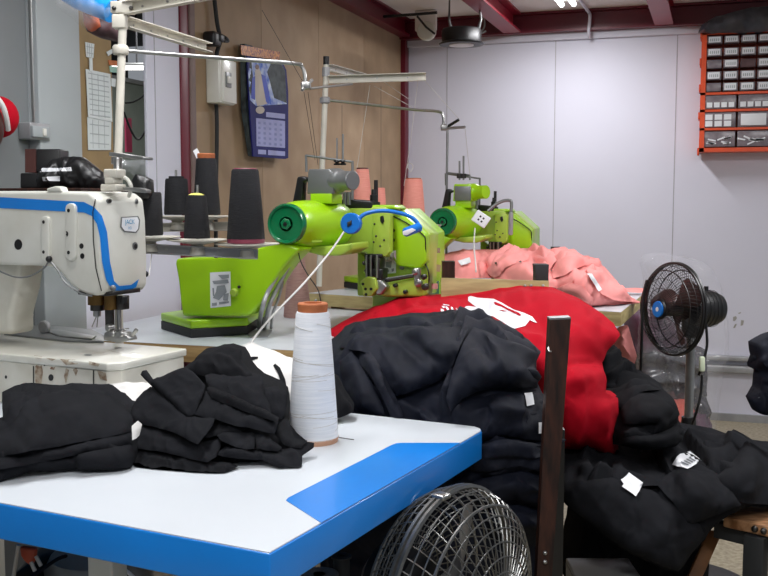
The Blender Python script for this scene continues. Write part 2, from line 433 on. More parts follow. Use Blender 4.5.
# left wall, from the front to the back
def ywall(px, py=200): return onX(px, py, XW).y
yd0, yp0, yp1, yo0, yo1, yc0, yc1, ys1 = ywall(-30), ywall(42), ywall(84), ywall(123), ywall(149), ywall(182), ywall(190), ywall(195)
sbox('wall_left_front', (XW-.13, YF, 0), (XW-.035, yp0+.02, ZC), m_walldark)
sbox('wall_left_pillar', (XW-.12, yp0, 0), (XW, yp1, ZC), m_wallgrey, .004)
sbox('wall_left_dado', (XW-.1, yp1, 0), (XW-.01, yc0, 1.12), m_wallwhite)
bd = sbox('wall_left_board', (XW-.04, yp1, 1.12), (XW-.03, yo0, ZC), m_cardboard)
wp = sbox('wall_left_panel', (XW-.012, yo1, 1.12), (XW, yc0, ZC), m_wallwhite, .003)
y_ = onX(154, 60, XW).y; sbox('trim_4', (XW-.002, y_, 1.12), (XW+.002, y_+.003, ZC), m_seam)
sbox('trim_5', (XW-.05, yc0, 0), (XW+.006, yc1, ZC), m_maroon, .003)
sbox('trim_6', (XW-.05, yc1, 0), (XW+.012, ys1, ZC), mat('grey_brown_post', (126, 104, 98), .6, var=.1, scale=10), .003)
sms = [ys1, ywall(262, 100), ywall(319, 100), ywall(364, 100), YB-.06]
for i in range(4):
    sbox('wall_left_hardboard', (XW-.03, sms[i]+.0015, 0), (XW, sms[i+1]-.0015, ZC), (m_ply, m_ply2, m_ply2, m_ply)[i])
sbox('wall_left_backing', (XW-.06, ys1, 0), (XW-.03, YB, ZC), m_darkwood)
sbox('trim_7', (XW-.03, YB-.07, 0), (XW+.028, YB, 2.13), m_maroon, .003)
# the room beyond the hatch
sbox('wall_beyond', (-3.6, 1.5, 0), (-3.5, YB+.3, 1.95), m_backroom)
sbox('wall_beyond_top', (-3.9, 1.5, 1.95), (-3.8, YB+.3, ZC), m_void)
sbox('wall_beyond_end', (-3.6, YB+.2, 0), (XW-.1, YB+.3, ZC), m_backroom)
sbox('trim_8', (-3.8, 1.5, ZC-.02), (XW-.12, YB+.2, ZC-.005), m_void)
sbox('trim_9', (-3.52, 1.5, 1.93), (-3.48, YB+.2, 1.955), m_trim)
# red steel beams
def ibeam(name, a, b, w, h, m, along):
    mb = MB(); a = Vector(a); b = Vector(b); t = .012
    s = Vector((1, 0, 0)) if along == 'y' else Vector((0, 1, 0))
    for (lo, hi, hw) in ((0, t, w/2), (t, h-t, .006), (h-t, h, w/2)):
        mb.b2(a-s*hw+Vector((0, 0, lo)), b+s*hw+Vector((0, 0, hi)))
    return struct(mb.build(name, m))
ibeam('trim_10', (XW, YB-.05, 2.122), (XR, YB-.05, 2.122), .09, .113, m_maroon, 'x')
ibeam('trim_11', (XW+.03, ys1-2, 2.135), (XW+.03, YB-.1, 2.135), .07, .1, m_maroon, 'y')
for px, py in ((512, 36), (664, 27)):
    p = onY(px, py, YB-.1); ibeam('trim_12', (p.x, 0, 2.125), (p.x, YB-.1, 2.125), .095, .11, m_beam, 'y')

# ---- fluorescent fittings
def tube_lamp(p, L, label, ax='x', m=None, w=.1):
    t = thing('fluorescent_lamp', label, 'lamp', p)
    d = Vector((L/2, 0, 0)) if ax == 'x' else Vector((0, L/2, 0)); e = Vector((0, w/2, 0)) if ax == 'x' else Vector((w/2, 0, 0))
    MB().b2(p-d-e+Vector((0, 0, .025)), p+d+e+Vector((0, 0, .055)), .006).build('housing', m_offwhite, t)
    mb = MB()
    for s in (-1, 1): mb.cyl(p-d*.97+e*s*.5+Vector((0, 0, .008)), p+d*.97+e*s*.5+Vector((0, 0, .008)), .013, n=12)
    mb.build('tube', m or m_tubeglow, t); return t
def area(p, sx, sy_, power, col=(1, 1, 1), rot=(0, 0, 0)):
    l = bpy.data.lights.new('lamp_light', 'AREA'); l.shape = 'RECTANGLE'; l.size = sx; l.size_y = sy_; l.energy = power; l.color = col
    o = bpy.data.objects.new('lamp_light', l); C.objects.link(o); o.location = p; o.rotation_euler = rot; return o
lp = onz(568, 9, 2.165); lp = Vector((lp.x, lp.y, 2.178))
tube_lamp(Vector((lp.x, lp.y-.3, 2.178)), .6, 'lit white fluorescent lamp on the ceiling between the red beams', 'y', w=.12)
area(Vector((lp.x, lp.y-.3, 2.163)), .12, .6, 17, (.97, .97, 1))
for (x, y, L, pw) in ((-.95, 1.75, 1.2, 21), (.75, 2.9, 1.2, 30), (.3, .2, 1.2, 24), (-.8, -.5, 1.2, 12)):
    tube_lamp(Vector((x, y, 2.178)), L, 'fluorescent lamp overhead, outside the picture', 'x' if x > 0 else 'y')['group'] = 'ceiling lamps outside the picture'
    area(Vector((x, y, 2.163)), L if x > 0 else .12, .12 if x > 0 else L, pw, (.97, .98, 1))
p = W(137, 68, 5.3)
t = thing('fluorescent_lamp', 'lit fluorescent tube seen through the hatch in the next room', 'lamp', p)
MB().tube([p-RIGHT*.16, p+RIGHT*.16], .011, 10).build('tube', m_glow2, t)
MB().tube([p-RIGHT*.17+Vector((0, 0, .02)), p+RIGHT*.17+Vector((0, 0, .02))], .009, 8).build('housing', m_greymetal, t)
MB().tube([p+Vector((0, 0, .025)), Vector((p.x, p.y, ZC-.02))], .005).build('hanger', m_void, t)
area(Vector((-2.6, 4.6, 2.15)), .6, .6, 22)
area(Vector((-2.7, 3.2, 2.15)), .5, .5, 12)

# white conduit bend by the lamp
mb = MB(); a = onY(588, 12, YB-.12); b = onY(590, 40, YB-.04)
mb.tube(bez([lp+Vector((.05, 0, .04)), Vector((a.x, YB-.12, ZC-.02)), Vector((a.x+.01, YB-.115, 2.19)), Vector((b.x, YB-.105, 2.11)), Vector((b.x, YB-.06, 2.085))]), .009)
tag(mb.build('conduit', m_wallwhite), 'thin white conduit bending down from the lit lamp to the back wall', 'conduit')

# conduit and switch box, far left
XD = XW-.035
mb = MB(); c0 = onX(33, 20, XD+.012)
t = thing('switch_box', 'grey metal switch box at the foot of a steel conduit on the grey wall', 'switch', onX(40, 133, XD))
a = onX(27, 122, XD+.03); b = onX(48, 141, XD+.03); c = (a+b)/2
MB().box((XD+.02, c.y, c.z), (.04, abs(b.y-a.y), abs(a.z-b.z)), bev=.004).build('back_box', m_trim, t)
a = onX(32, 125.5, XD+.045); b = onX(49, 138.5, XD+.045); c = (a+b)/2
MB().box((XD+.043, c.y, c.z), (.012, abs(b.y-a.y), abs(a.z-b.z)), bev=.003).build('switch_plate', m_wallgrey, t)
MB().box((XD+.05, c.y+.01, c.z), (.006, .014, .02), bev=.002).build('rocker', m_offwhite, t)
p = onX(35, 122, XD+.015)
MB().tube([(XD+.015, p.y, p.z-.01), (XD+.015, p.y-.001, ZC)], .0085, 12).build('conduit', m_steel, t)
p = onX(37, 144, XD+.015); MB().tube([(XD+.015, p.y, p.z+.02), (XD+.015, p.y, p.z-.12)], .011, 12).build('lower_conduit', m_steel, t)
p = onX(28.5, 60, XD); sbox('trim_13', (XD, p.y-.006, 1.45), (XD+.012, p.y+.006, ZC), m_wallwhite)

# red cap hanging on the wall
pc = onX(2, 118, XD+.05)
t = thing('cap', 'red cap with a pale band hanging at the left edge of the picture', 'cap', pc)
mb = MB(); c = onX(-1, 117, XD+.06)
prof = []
bm_pts = []
mb.sphere(c, .05, (.95, 1, 1.05), 12); mb.build('crown', m_red, t)
mb = MB(); mb.tube(bez([onX(-4, 97, XD+.12), onX(2, 105, XD+.13), onX(6, 117, XD+.13), onX(8, 130, XD+.12)]), .007, 8); mb.build('band', m_whitecloth, t)
mb = MB(); mb.sphere(onX(-9, 127, XD+.1), .038, (.8, .8, 1.5), 10); mb.build('strap', m_brown, t)
mb = MB(); mb.cyl((XD, c.y, c.z+.04), (XD+.05, c.y, c.z+.05), .004); mb.build('hook', m_steel, t)

# ---------- cardboard with papers beside the hatch
BX = XW-.03
def wallpaper(name, label, pts, m, off=.002, cat='paper', lines=0):
    q = [onX(x, y, BX+off) for x, y in pts]
    o = MB().prism(q, (.0015, 0, 0)).build(name, m); tag(o, label, cat)
    if lines:
        mb = MB()
        for i in range(lines):
            f = (i+.7)/(lines+.4); a = q[0].lerp(q[3], f); b = q[1].lerp(q[2], f); a2 = a.lerp(b, .08); b2_ = a.lerp(b, .9)
            mb.box((BX+off+.002, (a2.y+b2_.y)/2, (a2.z+b2_.z)/2), (.0006, abs(b2_.y-a2.y), .0028))
        for fx in (.2, .45, .7):
            a = q[0].lerp(q[1], fx); b = q[3].lerp(q[2], fx); mb.box((BX+off+.002, (a.y+b.y)/2, (a.z+b.z)/2), (.0006, .0015, abs(a.z-b.z)*.9))
        mb.build('handwriting', m_inklight, o)
    return o
wallpaper('paper_sheet', 'gridded paper with handwritten notes pinned on the brown board', [(85.5, 69), (110, 74), (112, 122), (88, 117)], m_paper, .004, lines=9)
wallpaper('notebook_page', 'pale spiral-edged notebook page hanging below the gridded paper', [(87, 117), (111, 121), (110.5, 150), (88, 150)], m_paper, .002, lines=3)
wallpaper('sticky_note', 'small white note at the top left of the brown board', [(85, 42), (94, 44), (93, 58), (86, 57)], m_paper, .002, lines=2)
wallpaper('paper_strip', 'narrow white strip of tape between note and gridded paper', [(89, 58), (92, 58), (92.5, 72), (89.5, 71)], m_paper, .006)
wallpaper('tape_scrap', 'torn white tape scrap right of the small note', [(106, 52), (112, 49), (114, 52), (108, 56)], m_paper, .002)
wallpaper('orange_sticker', 'orange and mint sticker on the brown board', [(108, 60), (118, 61), (118, 66), (109, 65)], m_card, .002)
wallpaper('mint_sticker', 'mint green sticker just below the orange sticker', [(109, 66), (118, 67), (118, 73), (110, 72)], mat('mint_paper', (150, 190, 176), .6), .002)
wallpaper('white_sticker', 'small pale sticker beside the top of the gridded paper', [(111, 78), (115.5, 79), (115, 87), (111, 86)], m_paper, .002)
# cables in the hatch
mb = MB(); mb.tube(bez([W(125, 103, 4.2), W(133, 102, 4.2), W(142, 97, 4.2), W(150, 88, 4.2)]), .0035, 6)
tag(mb.build('cable', m_black), 'thin black cable sagging high behind the hatch', 'cable')
mb = MB(); mb.tube(bez([W(124, 112, 4.4), W(130, 128, 4.4), W(137, 139, 4.4), W(143, 135, 4.4), W(151, 118, 4.4)]), .005, 6)
tag(mb.build('cable', m_black), 'black cable hanging in a deep loop behind the hatch', 'cable')
mb = MB(); mb.b2(W(125, 152, 4.6), W(128, 118, 4.6)+Vector((0, .03, 0))); tag(mb.build('pink_strap', m_pinkpl), 'narrow pink strap hanging beyond the hatch beside the cream pole', 'strap')

# ---------- wall shelf with dark boxes
sz = W(60, 189, 2.45).z
t = thing('wall_shelf', 'dark wall shelf behind the white sewing machine, carrying black cases', 'shelf', (XW+.13, 2.5, sz-.02))
ya, yb2 = W(20, 189, 2.3).y-.03, W(100, 189, 2.42).y
xs = W(100, 189, 2.3).x+.01
MB().b2((XW-.033, ya, sz-.02), (xs, yb2, sz), .002).build('board', m_darkwood, t)
for yy in (ya+.06, yb2-.06): MB().prism([(XW-.033, yy, sz-.02), (xs-.04, yy, sz-.02), (XW-.033, yy, sz-.12)], (0, .01, 0)).build('bracket', m_greymetal, t)
def pb(px0, py0, px1, py1, d, dep, m, name, label, cat, bev=.004):
    a = W(px0, py1, d); b = W(px1, py0, d); a.z = max(a.z, sz+.0005)
    o = MB().prism([a, a+(b-a).dot(RIGHT)*RIGHT, b, b-(b-a).dot(RIGHT)*RIGHT], HF*dep, bev).build(name, m); tag(o, label, cat); return o
pb(20, 173, 52, 189, 2.37, .1, m_black, 'black_case', 'flat black case low at the left end of the wall shelf', 'case')
z1 = W(20, 172, 2.38).z
o = pb(25, 149, 60, 172.5, 2.385, .07, m_black, 'carton', 'black carton with red-brown side standing on the flat black case', 'box')
MB().prism([W(25, 172.5, 2.383), W(36, 172.5, 2.383), W(36, 149, 2.383), W(25, 149, 2.383)], HF*.002).build('side_panel', m_brown, o)
cs = cloth('black_bag', [(38, 189), (40, 170), (52, 160), (66, 157), (80, 158), (92, 166), (102, 175), (104, 188)], m_black, d=2.32, vol=.035, edge=.012, ew=4, na=.01, ns=5, seed=3, res=2.5)
tag(cs, 'crumpled glossy black bag on the shelf behind the white machine', 'bag')
o = decal('label_strip', [[(42, 168), (58, 168), (71, 167), (72, 171), (40, 172)]], m_label, BV['black_bag'], None); tag(o, 'thin silver strip lying across the crumpled black bag', 'strip')
o = decal('sticker', [[(42, 177), (60, 176), (60, 181), (43, 181)]], m_label, BV['black_bag'], None); tag(o, 'small white sticker on the front of the black bag', 'sticker')

# ---------- plywood wall items: switch box, socket, calendar
P0 = onX(206, 60, XW); t = thing('breaker_box', 'white plastic switch box mounted on the beige board', 'switch box', onX(220, 100, XW))
a = onX(206, 100, XW+.055); b = onX(235, 61, XW+.055); Yl = onX(206, 100, XW).y; Yr = onX(235, 80, XW+.055).y
MB().b2((XW, Yl, a.z), (XW+.055, Yr, b.z+.0), .006).build('case', m_offwhite, t)
y0 = onX(223, 80, XW+.06).y; MB().b2((XW+.03, y0, a.z+.005), (XW+.06, Yr+.004, b.z-.004), .004).build('cover', m_offwhite, t)
q0 = onX(226, 87, XW+.062); q1 = onX(231, 73, XW+.062); MB().b2((XW+.058, q0.y, q0.z), (XW+.064, q1.y, q1.z), .001).build('toggle_frame', m_greymetal, t)
MB().b2((XW+.06, q0.y+.006, q0.z+.015), (XW+.069, q1.y-.006, q1.z-.015), .001).build('toggle', m_offwhite, t)
mb = MB(); mb.tube(bez([onX(214.5, 0, XW+.02), onX(217, 22, XW+.02), onX(220, 40, XW+.03), onX(217, 52, XW+.02), onX(216, 62, XW+.02)]), .008, 8)
mb.tube(bez([onX(216, 100, XW+.015), onX(217, 130, XW+.012), onX(216, 200, XW+.012), onX(216, 262, XW+.012)]), .0075, 8)
tag(mb.build('cable', m_rubber), 'black cable running down the beige board through the white switch box', 'cable')
t = thing('plug_socket', 'black plug and socket on the cable above the switch box', 'plug', onX(214, 40, XW))
c = onX(212, 39, XW+.03); MB().box((c.x, c.y, c.z), (.05, .055, .05), bev=.01).build('socket', m_black, t)
c = onX(219, 38, XW+.045); MB().box((c.x, c.y, c.z), (.03, .04, .03), bev=.008).build('plug', m_black, t)
MB().tube(bez([onX(222, 36, XW+.05), onX(226, 38, XW+.055), onX(228, 41, XW+.05), onX(224, 41, XW+.05)]), .006, 8).build('cord_grip', m_black, t)

t = thing('wall_calendar', 'long indigo wall calendar with a robed figure picture on the beige board', 'calendar', onX(262, 158, XW))
def onc(px, py, o=.045):   # calendar leaves stand away from the wall at the right edge
    return onX(px, py, XW+o)
leafA = [(241, 45), (246, 46), (250, 150), (246, 150), (242, 130)]
MB().prism([onc(x, y, .012) for x, y in ((240, 44), (248, 46), (252, 157), (248, 156), (241, 110))], (.02, 0, 0)).build('curled_page', m_caldark, t)
MB().prism([onc(x, y, .036) for x, y in ((240.5, 45), (280, 52), (279, 60), (241, 55))], (.002, 0, 0)).build('header', m_calgold, t)
body = MB().prism([onc(x, y, .04) for x, y in ((246, 56), (281, 62), (285, 70), (287, 92), (287, 158), (284, 159), (252, 156.5), (248, 100))], (.006, 0, 0)).build('pages', m_calblue, t)
bb = bvh(body)
pic = decal('picture', [[(247, 57), (281, 63), (285, 71), (286.6, 104), (256, 106), (250, 100)]], m_calsky, bb, t, res=4)
for pl_ in ([(271, 63), (281, 63.5), (285, 71), (286.5, 103), (274, 98), (270, 82), (267, 72)], [(247, 57), (251, 58), (253, 78), (251, 96), (249, 90)]): decal('picture_shade', [pl_], m_caldark, bb, t, off=.0012, res=4)
decal('robed_figure', [[(255, 70), (259, 68), (262, 76), (266, 90), (267, 104), (257, 106), (254, 92)]], m_robe, bb, t, off=.0018, res=4)
decal('blue_cloak', [[(252, 78), (255, 76), (255, 100), (251, 98)], [(261, 74), (265, 76), (269, 92), (269, 104), (266, 102), (263, 86)]], mat('cloak_print', (34, 70, 190), .4), bb, t, off=.0024, res=4)
decal('head', [oval(257, 67, 2, 2.6, 10)], mat('figure_head_print', (110, 76, 60), .4), bb, t, off=.0026, res=4)
decal('month_grid', [[(256, 118), (285, 121), (285, 148), (256.5, 146)]], m_callav, bb, t, off=.0012, res=4)
decal('badge', [oval(260, 110, 4.5, 3.8, 12)], m_robe, bb, t, off=.0028, res=4)
decal('month_name', [[(266, 112), (285, 114), (285, 119), (266, 117)]], m_callav, bb, t, off=.0012, res=4)
decal('footer', [[(258, 149.5), (266, 150), (266, 154.5), (258, 154)], [(268, 150), (285, 151.5), (285, 156), (268, 155)]], m_callav, bb, t, off=.0012, res=4)
decal('dates', [[(258+c_*5.4, 121.5+r_*5+c_*.5), (260.4+c_*5.4, 121.8+r_*5+c_*.5), (260.4+c_*5.4, 124.2+r_*5+c_*.5), (258+c_*5.4, 123.9+r_*5+c_*.5)] for r_ in range(5) for c_ in range(5)], mat('date_print', (138, 142, 196), .5), bb, t, off=.002, res=4)['kind'] = 'stuff'

# ---------- ceiling items near the corner
t = thing('spotlight', 'round black spotlight hanging under the ceiling by the back corner', 'lamp', onY(461, 42, 4.9))
c = onY(461.5, 45, 4.9); pr = 23*.0052/1.1
MB().lathe(c, (0, 0, 1), [(0, .108), (.006, .112), (.014, .098), (.07, .098), (.078, .092)], 40).build('housing', m_black, t)
MB().lathe(c-Vector((0, 0, .004)), (0, 0, 1), [(0, .06), (.006, .062)], 32).build('lens', m_lens, t)
for dx in (-.052, .085):
    MB().tube([c+Vector((dx, 0, .075)), c+Vector((dx-.012*(1 if dx < 0 else -1), 0, .12)), Vector((c.x+dx-.01, c.y, ZC))], [.009, .006, .003]).build('hanger', m_greymetal, t)
t = thing('junction_box', 'white round junction box under the ceiling with a black lead', 'junction box', onY(427, 22, 5.3))
c = onY(426.5, 31, 5.35); MB().lathe(c, (.1, -1, 0), [(-.02, .052), (.012, .052), (.02, .044)], 28).build('cover', m_offwhite, t)
a = onY(427, 20, 5.4); MB().box((a.x, 5.38, c.z+.06), (.12, .03, .11), bev=.006).build('bracket', m_ceil, t)
MB().tube(bez([onY(375, 17, 5.2), onY(400, 15.5, 5.2), onY(425, 13.5, 5.2), onY(437, 12.5, 5.2)]), .008, 8).build('lead', m_black, t)
MB().tube([onY(417, 16, 5.25), onY(426, 27, 5.28), onY(435, 34, 5.3)], .006, 8).build('drop_lead', m_black, t)
mb = MB(); mb.tube(bez([onY(484, 16, 5.4), onY(484.5, 26, 5.4), onY(481, 33, 5.4), onY(486, 31, 5.4)]), .005, 6)
tag(mb.build('hook', m_trim), 'small bent hook beside the black spotlight', 'hook')

# ---------- drawer cabinet on the back wall
CD = .15; YC = YB-CD
TL = onY(702, 31, YC); BL = onY(699.5, 152, YC)
cx0 = TL.x; cz1 = TL.z; cz0 = BL.z; sc = (cz1-cz0)/121
cw = 106*sc
t = thing('drawer_cabinet', 'orange parts cabinet full of small clear drawers on the back wall', 'cabinet', (cx0+cw/2, YB-CD/2, cz0))
mb = MB(); th = 5*sc
def cz(py): return cz1-(py-31)*sc
def cx(px): return cx0+(px-702)*sc
mb.b2((cx0, YC, cz0), (cx0+th, YB-.001, cz1)); mb.b2((cx0+cw-th, YC, cz0), (cx0+cw, YB-.001, cz1))
for py in (31, 152-4): mb.b2((cx0, YC, cz(py+4)), (cx0+cw, YB-.001, cz(py)))
mb.b2((cx0+th*.5, YB-.01, cz0+.01), (cx0+cw-th*.5, YB-.001, cz1-.01))
for py in (92.5, 109.5, 128): mb.b2((cx0, YC, cz(py+2.4)), (cx0+cw, YB-.01, cz(py)))
for py in (31, 58, 84, 112, 148): mb.b2((cx0-.008, YC-.002, cz(py+7)), (cx0+.002, YB-.02, cz(py)), .002)
mb.build('frame', m_orange, t)
rows = [(36.5, 44), (48.5, 56.5), (60, 68.5), (71.5, 80), (83, 91.5)]
random.seed(4)
def drawer(x0, x1, y0, y1, small, sk):
    o = MB().b2((x0+.001, YC+.004, cz(y1)), (x1-.001, YC+.1, cz(y0)), .002).build('drawer', m_darkdrawer if sk else m_drawer, t)
    mid = (x0+x1)/2; w = x1-x0
    if small:
        lb = MB().b2((x0+w*.1, YC+.0015, cz(y1)+.006), (x1-w*.12, YC+.0045, cz(y0)-.004)).build('drawer_label', m_label, o)
        mb = MB()
        for k in range(5):
            xx = x0+w*(.2+.13*k); mb.b2((xx, YC+.0005, cz((y0+y1)/2+1.5)), (xx+w*.06, YC+.002, cz((y0+y1)/2-1.2)))
        mb.build('lettering', m_inklight, lb)
        MB().b2((x0+w*.3, YC-.004, cz(y1)), (x1-w*.3, YC+.005, cz(y1)+.005), .001).build('handle', m_drawer, o)
    return o
for r_, (y0, y1) in enumerate(rows):
    for c_ in range(6):
        x0 = cx(707.3+c_*16.1); x1 = x0+14.6*sc
        drawer(x0, x1, y0, y1, (r_, c_) not in ((2, 0), (2, 2), (4, 0)), (r_, c_) in ((2, 2),))
for r_, (y0, y1) in enumerate(((95.5, 109), (112.5, 127.5), (131.5, 147))):
    for c_ in range(3):
        x0 = cx(706.5+c_*32); x1 = x0+30.4*sc; o = drawer(x0, x1, y0, y1, False, False); mb = MB()
        if r_ == 0:
            for k in range(4): mb.b2((x0+(2+k*7)*sc, YC+.001, cz(y1-1.5)), (x0+(7.4+k*7)*sc, YC+.005, cz(y0+7)))
        elif r_ == 1 and c_ == 0:
            for k in range(3):
                for j in range(2): mb.b2((x0+(1+k*9)*sc, YC+.001, cz(y0+7.5+j*6.5)), (x0+(8+k*9)*sc, YC+.005, cz(y0+2+j*6.5)))
        elif r_ == 1: mb.b2((x0+3*sc, YC+.001, cz(y1-1.5)), (x0+27*sc, YC+.005, cz(y0+2)), .001)
        else:
            for k in range(9):
                a = Vector((x0+(3+random.random()*22)*sc, YC+.003, cz(y1-3-random.random()*7))); an = random.uniform(-.5, .5)
                mb.box(a, (.04, .003, .008), (Vector((math.cos(an), 0, math.sin(an))), Vector((0, 1, 0)), Vector((-math.sin(an), 0, math.cos(an)))))
        mb.build('contents', m_label, o)
cl = cloth('black_plastic_bag', [(704, 30), (708, 22), (716, 17), (726, 14), (740, 12), (752, 8), (765, 6), (790, 4), (800, 30)], m_greyfilm, d=5.08, vol=.1, edge=.02, ew=5, na=.02, ns=4, seed=5)
tag(cl, 'crumpled dark grey plastic bag on top of the orange drawer cabinet', 'bag')
# scuff marks on the back wall
bw = bvh(bpy.data.objects['wall_back'])
o = decal('wall_marks', [[(733, 317), (736, 316), (737, 318), (735, 321), (733, 321)], [(741, 320), (744, 320.5), (743, 325), (740.5, 326)], [(738, 313), (741, 312), (741, 313), (739, 314)], [(735, 324), (737, 324), (735, 328), (733, 328)]], mat('pencil_smudge', (166, 164, 158), .7), bw, None, res=3)
tag(o, 'faint grey scuff marks low on the white back wall', 'marks')

# ================================================================== TABLES
def legs(t, pts, ztop, m=None, r=.02):
    for p in pts:
        p = Vector(p); MB().box((p.x, p.y, ztop/2), (r*2, r*2, ztop-.001), bev=.004).build('leg', m or m_greymetal, t)
TZ = .80; TT = .05
tc_ = onz(270, 553, TZ); tr_ = onz(488, 427.5, TZ)
td = (tr_-tc_).normalized(); tl = Vector((-td.y, td.x, 0))     # across / to the left
TL_ = 1.2; TD = (tr_-tc_).length
def tp(a, b, z=TZ): q = tc_+tl*a+td*b; q.z = z; return q
t = thing('work_table', 'white-topped sewing table with blue edges and a blue corner stripe in front', 'table', tp(.6, .3, 0))
outl = [tp(.0, 0), tp(0, TD-.03), tp(.008, TD-.012), tp(.024, TD-.001), tp(.034, TD), tp(TL_, TD), tp(TL_, 0)]
MB().prism([p-Vector((0, 0, TT)) for p in outl], (0, 0, TT-.0015), .002).build('edge_band', m_blue, t)
inn = [tp(.002, .002, TZ-.0014), tp(.002, TD-.031, TZ-.0014), tp(.0095, TD-.0135, TZ-.0014), tp(.0245, TD-.003, TZ-.0014), tp(.0345, TD-.002, TZ-.0014), tp(TL_-.002, TD-.002, TZ-.0014), tp(TL_-.002, .002, TZ-.0014)]
ttop = MB().prism(inn, (0, 0, .0014)).build('tabletop', m_tabletop, t)
sp_ = [onz(x, y, TZ+.0002) for x, y in ((286, 500.5), (288, 498), (391, 445.5), (396, 443.5), (402, 443), (458, 443))]
q = tc_+td*((onz(458, 443, TZ)-tc_).dot(td)); q0 = tc_+td*((onz(320, 523, TZ)-tc_).dot(td))
st = [sp_[0]]+sp_[1:]
e1 = Vector((q.x, q.y, TZ+.0002))+tl*.0005; e0 = Vector((q0.x, q0.y, TZ+.0002))+tl*.0005
MB().prism(st+[e1, e0], (0, 0, .0005)).build('blue_stripe', m_blue, t)
legs(t, [tp(.35, .12), tp(.35, TD-.12), tp(TL_-.1, .12), tp(TL_-.1, TD-.12)], TZ-TT, m_offwhite)
MB().cyl(tp(.15, .02, TZ-TT-.03), tp(.15, TD-.1, TZ-TT-.03), .012).build('crossbar', m_greymetal, t)

# table behind with the lime machine
T1 = .83
t = thing('work_table', 'pale sewing table with plywood edge under the near lime machine', 'table', (-.9, 2.7, 0))
yb_ = onz(270, 306, T1).y
MB().b2((XW+.06, 2.257, T1-.001), (-.46, yb_, T1+.0), 0).build('tabletop', m_tabletop, t)
MB().b2((XW+.06, 2.257, T1-.045), (-.46, yb_, T1-.001), .001).build('plywood_slab', m_plyedge, t)
legs(t, [(XW+.15, 2.34, 0), (XW+.15, yb_-.1, 0), (-.55, 2.34, 0), (-.55, yb_-.1, 0)], T1-.045)

# long table with the far lime machine
T2 = .88
A = onz(309, 293, T2); B = onz(621, 312, T2); dx_ = (B-A).normalized(); dy_ = Vector((-dx_.y, dx_.x, 0))
t = thing('work_table', 'long pale table with plywood edge under the far lime machine and pink clothes', 'table', (A+B)/2-Vector((0, 0, T2)))
BR = onz(645, 292.5, T2); o4 = [A, B, BR, A+dy_*.5]
MB().prism([p-Vector((0, 0, .001)) for p in o4], (0, 0, .001)).build('tabletop', m_tabletop, t)
MB().prism([p-Vector((0, 0, .042)) for p in o4], (0, 0, .041), .001).build('plywood_slab', m_plyedge2, t)
legs(t, [A+dx_*.08+dy_*.06, A+dx_*.08+dy_*.44, B-dx_*.1+dy_*.06, BR-dx_*.12-dy_*.05], T2-.042, m_legwood)
for px in (317,):
    p = onz(px, 299, T2-.02); MB().sphere(A+dx_*.03-dy_*.001-Vector((0, 0, .025)), .006).build('screw', m_steel, t)

# wooden garment rails (posts with a plywood board)
def slab_px(mb, pts, d, dep, bev=.002):
    return mb.prism([W(x, y, d) for x, y in pts], HF*dep, bev)
t = thing('garment_rail', 'dark wooden post frame with plywood board carrying the red cloth', 'frame', Vector((W(500, 300, 2.84).x, W(500, 300, 2.84).y, 0)))
def post(px0, px1, pytop, d, w=.04, m=None, par=None, lean=0):
    a = W(px0, pytop, d); b = W(px1, pytop, d); c = (a+b)/2; wd = (b-a).length
    mb = MB(); q = [a, b, b+HF*w, a+HF*w]
    bot = [Vector((p.x, p.y, 0)) + RIGHT*lean for p in q]
    vv = q+bot; mb.add(vv, [(0, 1, 2, 3), (7, 6, 5, 4), (0, 4, 5, 1), (1, 5, 6, 2), (2, 6, 7, 3), (3, 7, 4, 0)])
    o = mb.build('post', m or m_darkwood, par); return o
post(442.5, 455, 261.5, 2.86, .045, m_darkwood, t); post(535.5, 548.5, 265.5, 2.8, .045, m_darkwood, t)
mb = MB(); q = [W(441, 278, 2.845), W(549, 281, 2.785), W(549, 330, 2.785), W(441, 330, 2.845)]
mb.prism(q, HF*.012, .001).build('board', m_plyedge2, t)
for px in (525, 531, 543): MB().sphere(W(px, 286, 2.783), .005, n=8).build('screw', m_steel, t)
cp_ = [W(535.5, 265.5, 2.798), W(548.5, 265.5, 2.798)]
MB().prism([W(535, 264.5, 2.795), W(549, 264.5, 2.795), W(548.5, 282, 2.795), W(536, 282, 2.795)], HF*.05, .001).build('metal_cap', m_rubber, t)
t = thing('wooden_post', 'tall dark brown wooden post rising in front of the red cloth', 'post', Vector((W(558, 440, 1.76).x, W(558, 440, 1.76).y, 0)))
a = W(550, 320, 1.76); b = W(571, 319, 1.76); ba = W(537, 574, 1.76); bb_ = W(552, 574, 1.76)
ba = a+(ba-a)*((a.z-.0)/(a.z-ba.z)); bb_ = b+(bb_-b)*((b.z-.0)/(b.z-bb_.z))
sh = ba*0
mb = MB(); vv = [a, b, b+HF*.03, a+HF*.03, ba, bb_, bb_+HF*.03, ba+HF*.03]
mb.add(vv, [(0, 1, 2, 3), (7, 6, 5, 4), (0, 4, 5, 1), (1, 5, 6, 2), (2, 6, 7, 3), (3, 7, 4, 0)])
mb.build('post', m_darkwood, t)
MB().prism([a+Vector((0, 0, .003)), b+Vector((0, 0, .003)), b+Vector((0, 0, -.003)), a-Vector((0, 0, .003))], HF*.032).build('metal_cap', m_greymetal, t)
MB().tube(bez([W(548.5, 347, 1.757), W(549, 351, 1.752), W(551.5, 351.5, 1.75)]), .0014, 6).build('staple', m_steel, t)
for px, py in ((545, 553), (545, 562)): MB().sphere(W(px, py, 1.758), .004, n=8).build('screw', m_steel, t)
q = [W(553, 430, 1.86), W(565, 430, 1.86)]; q = q+[q[1]+HF*.04, q[0]+HF*.04]
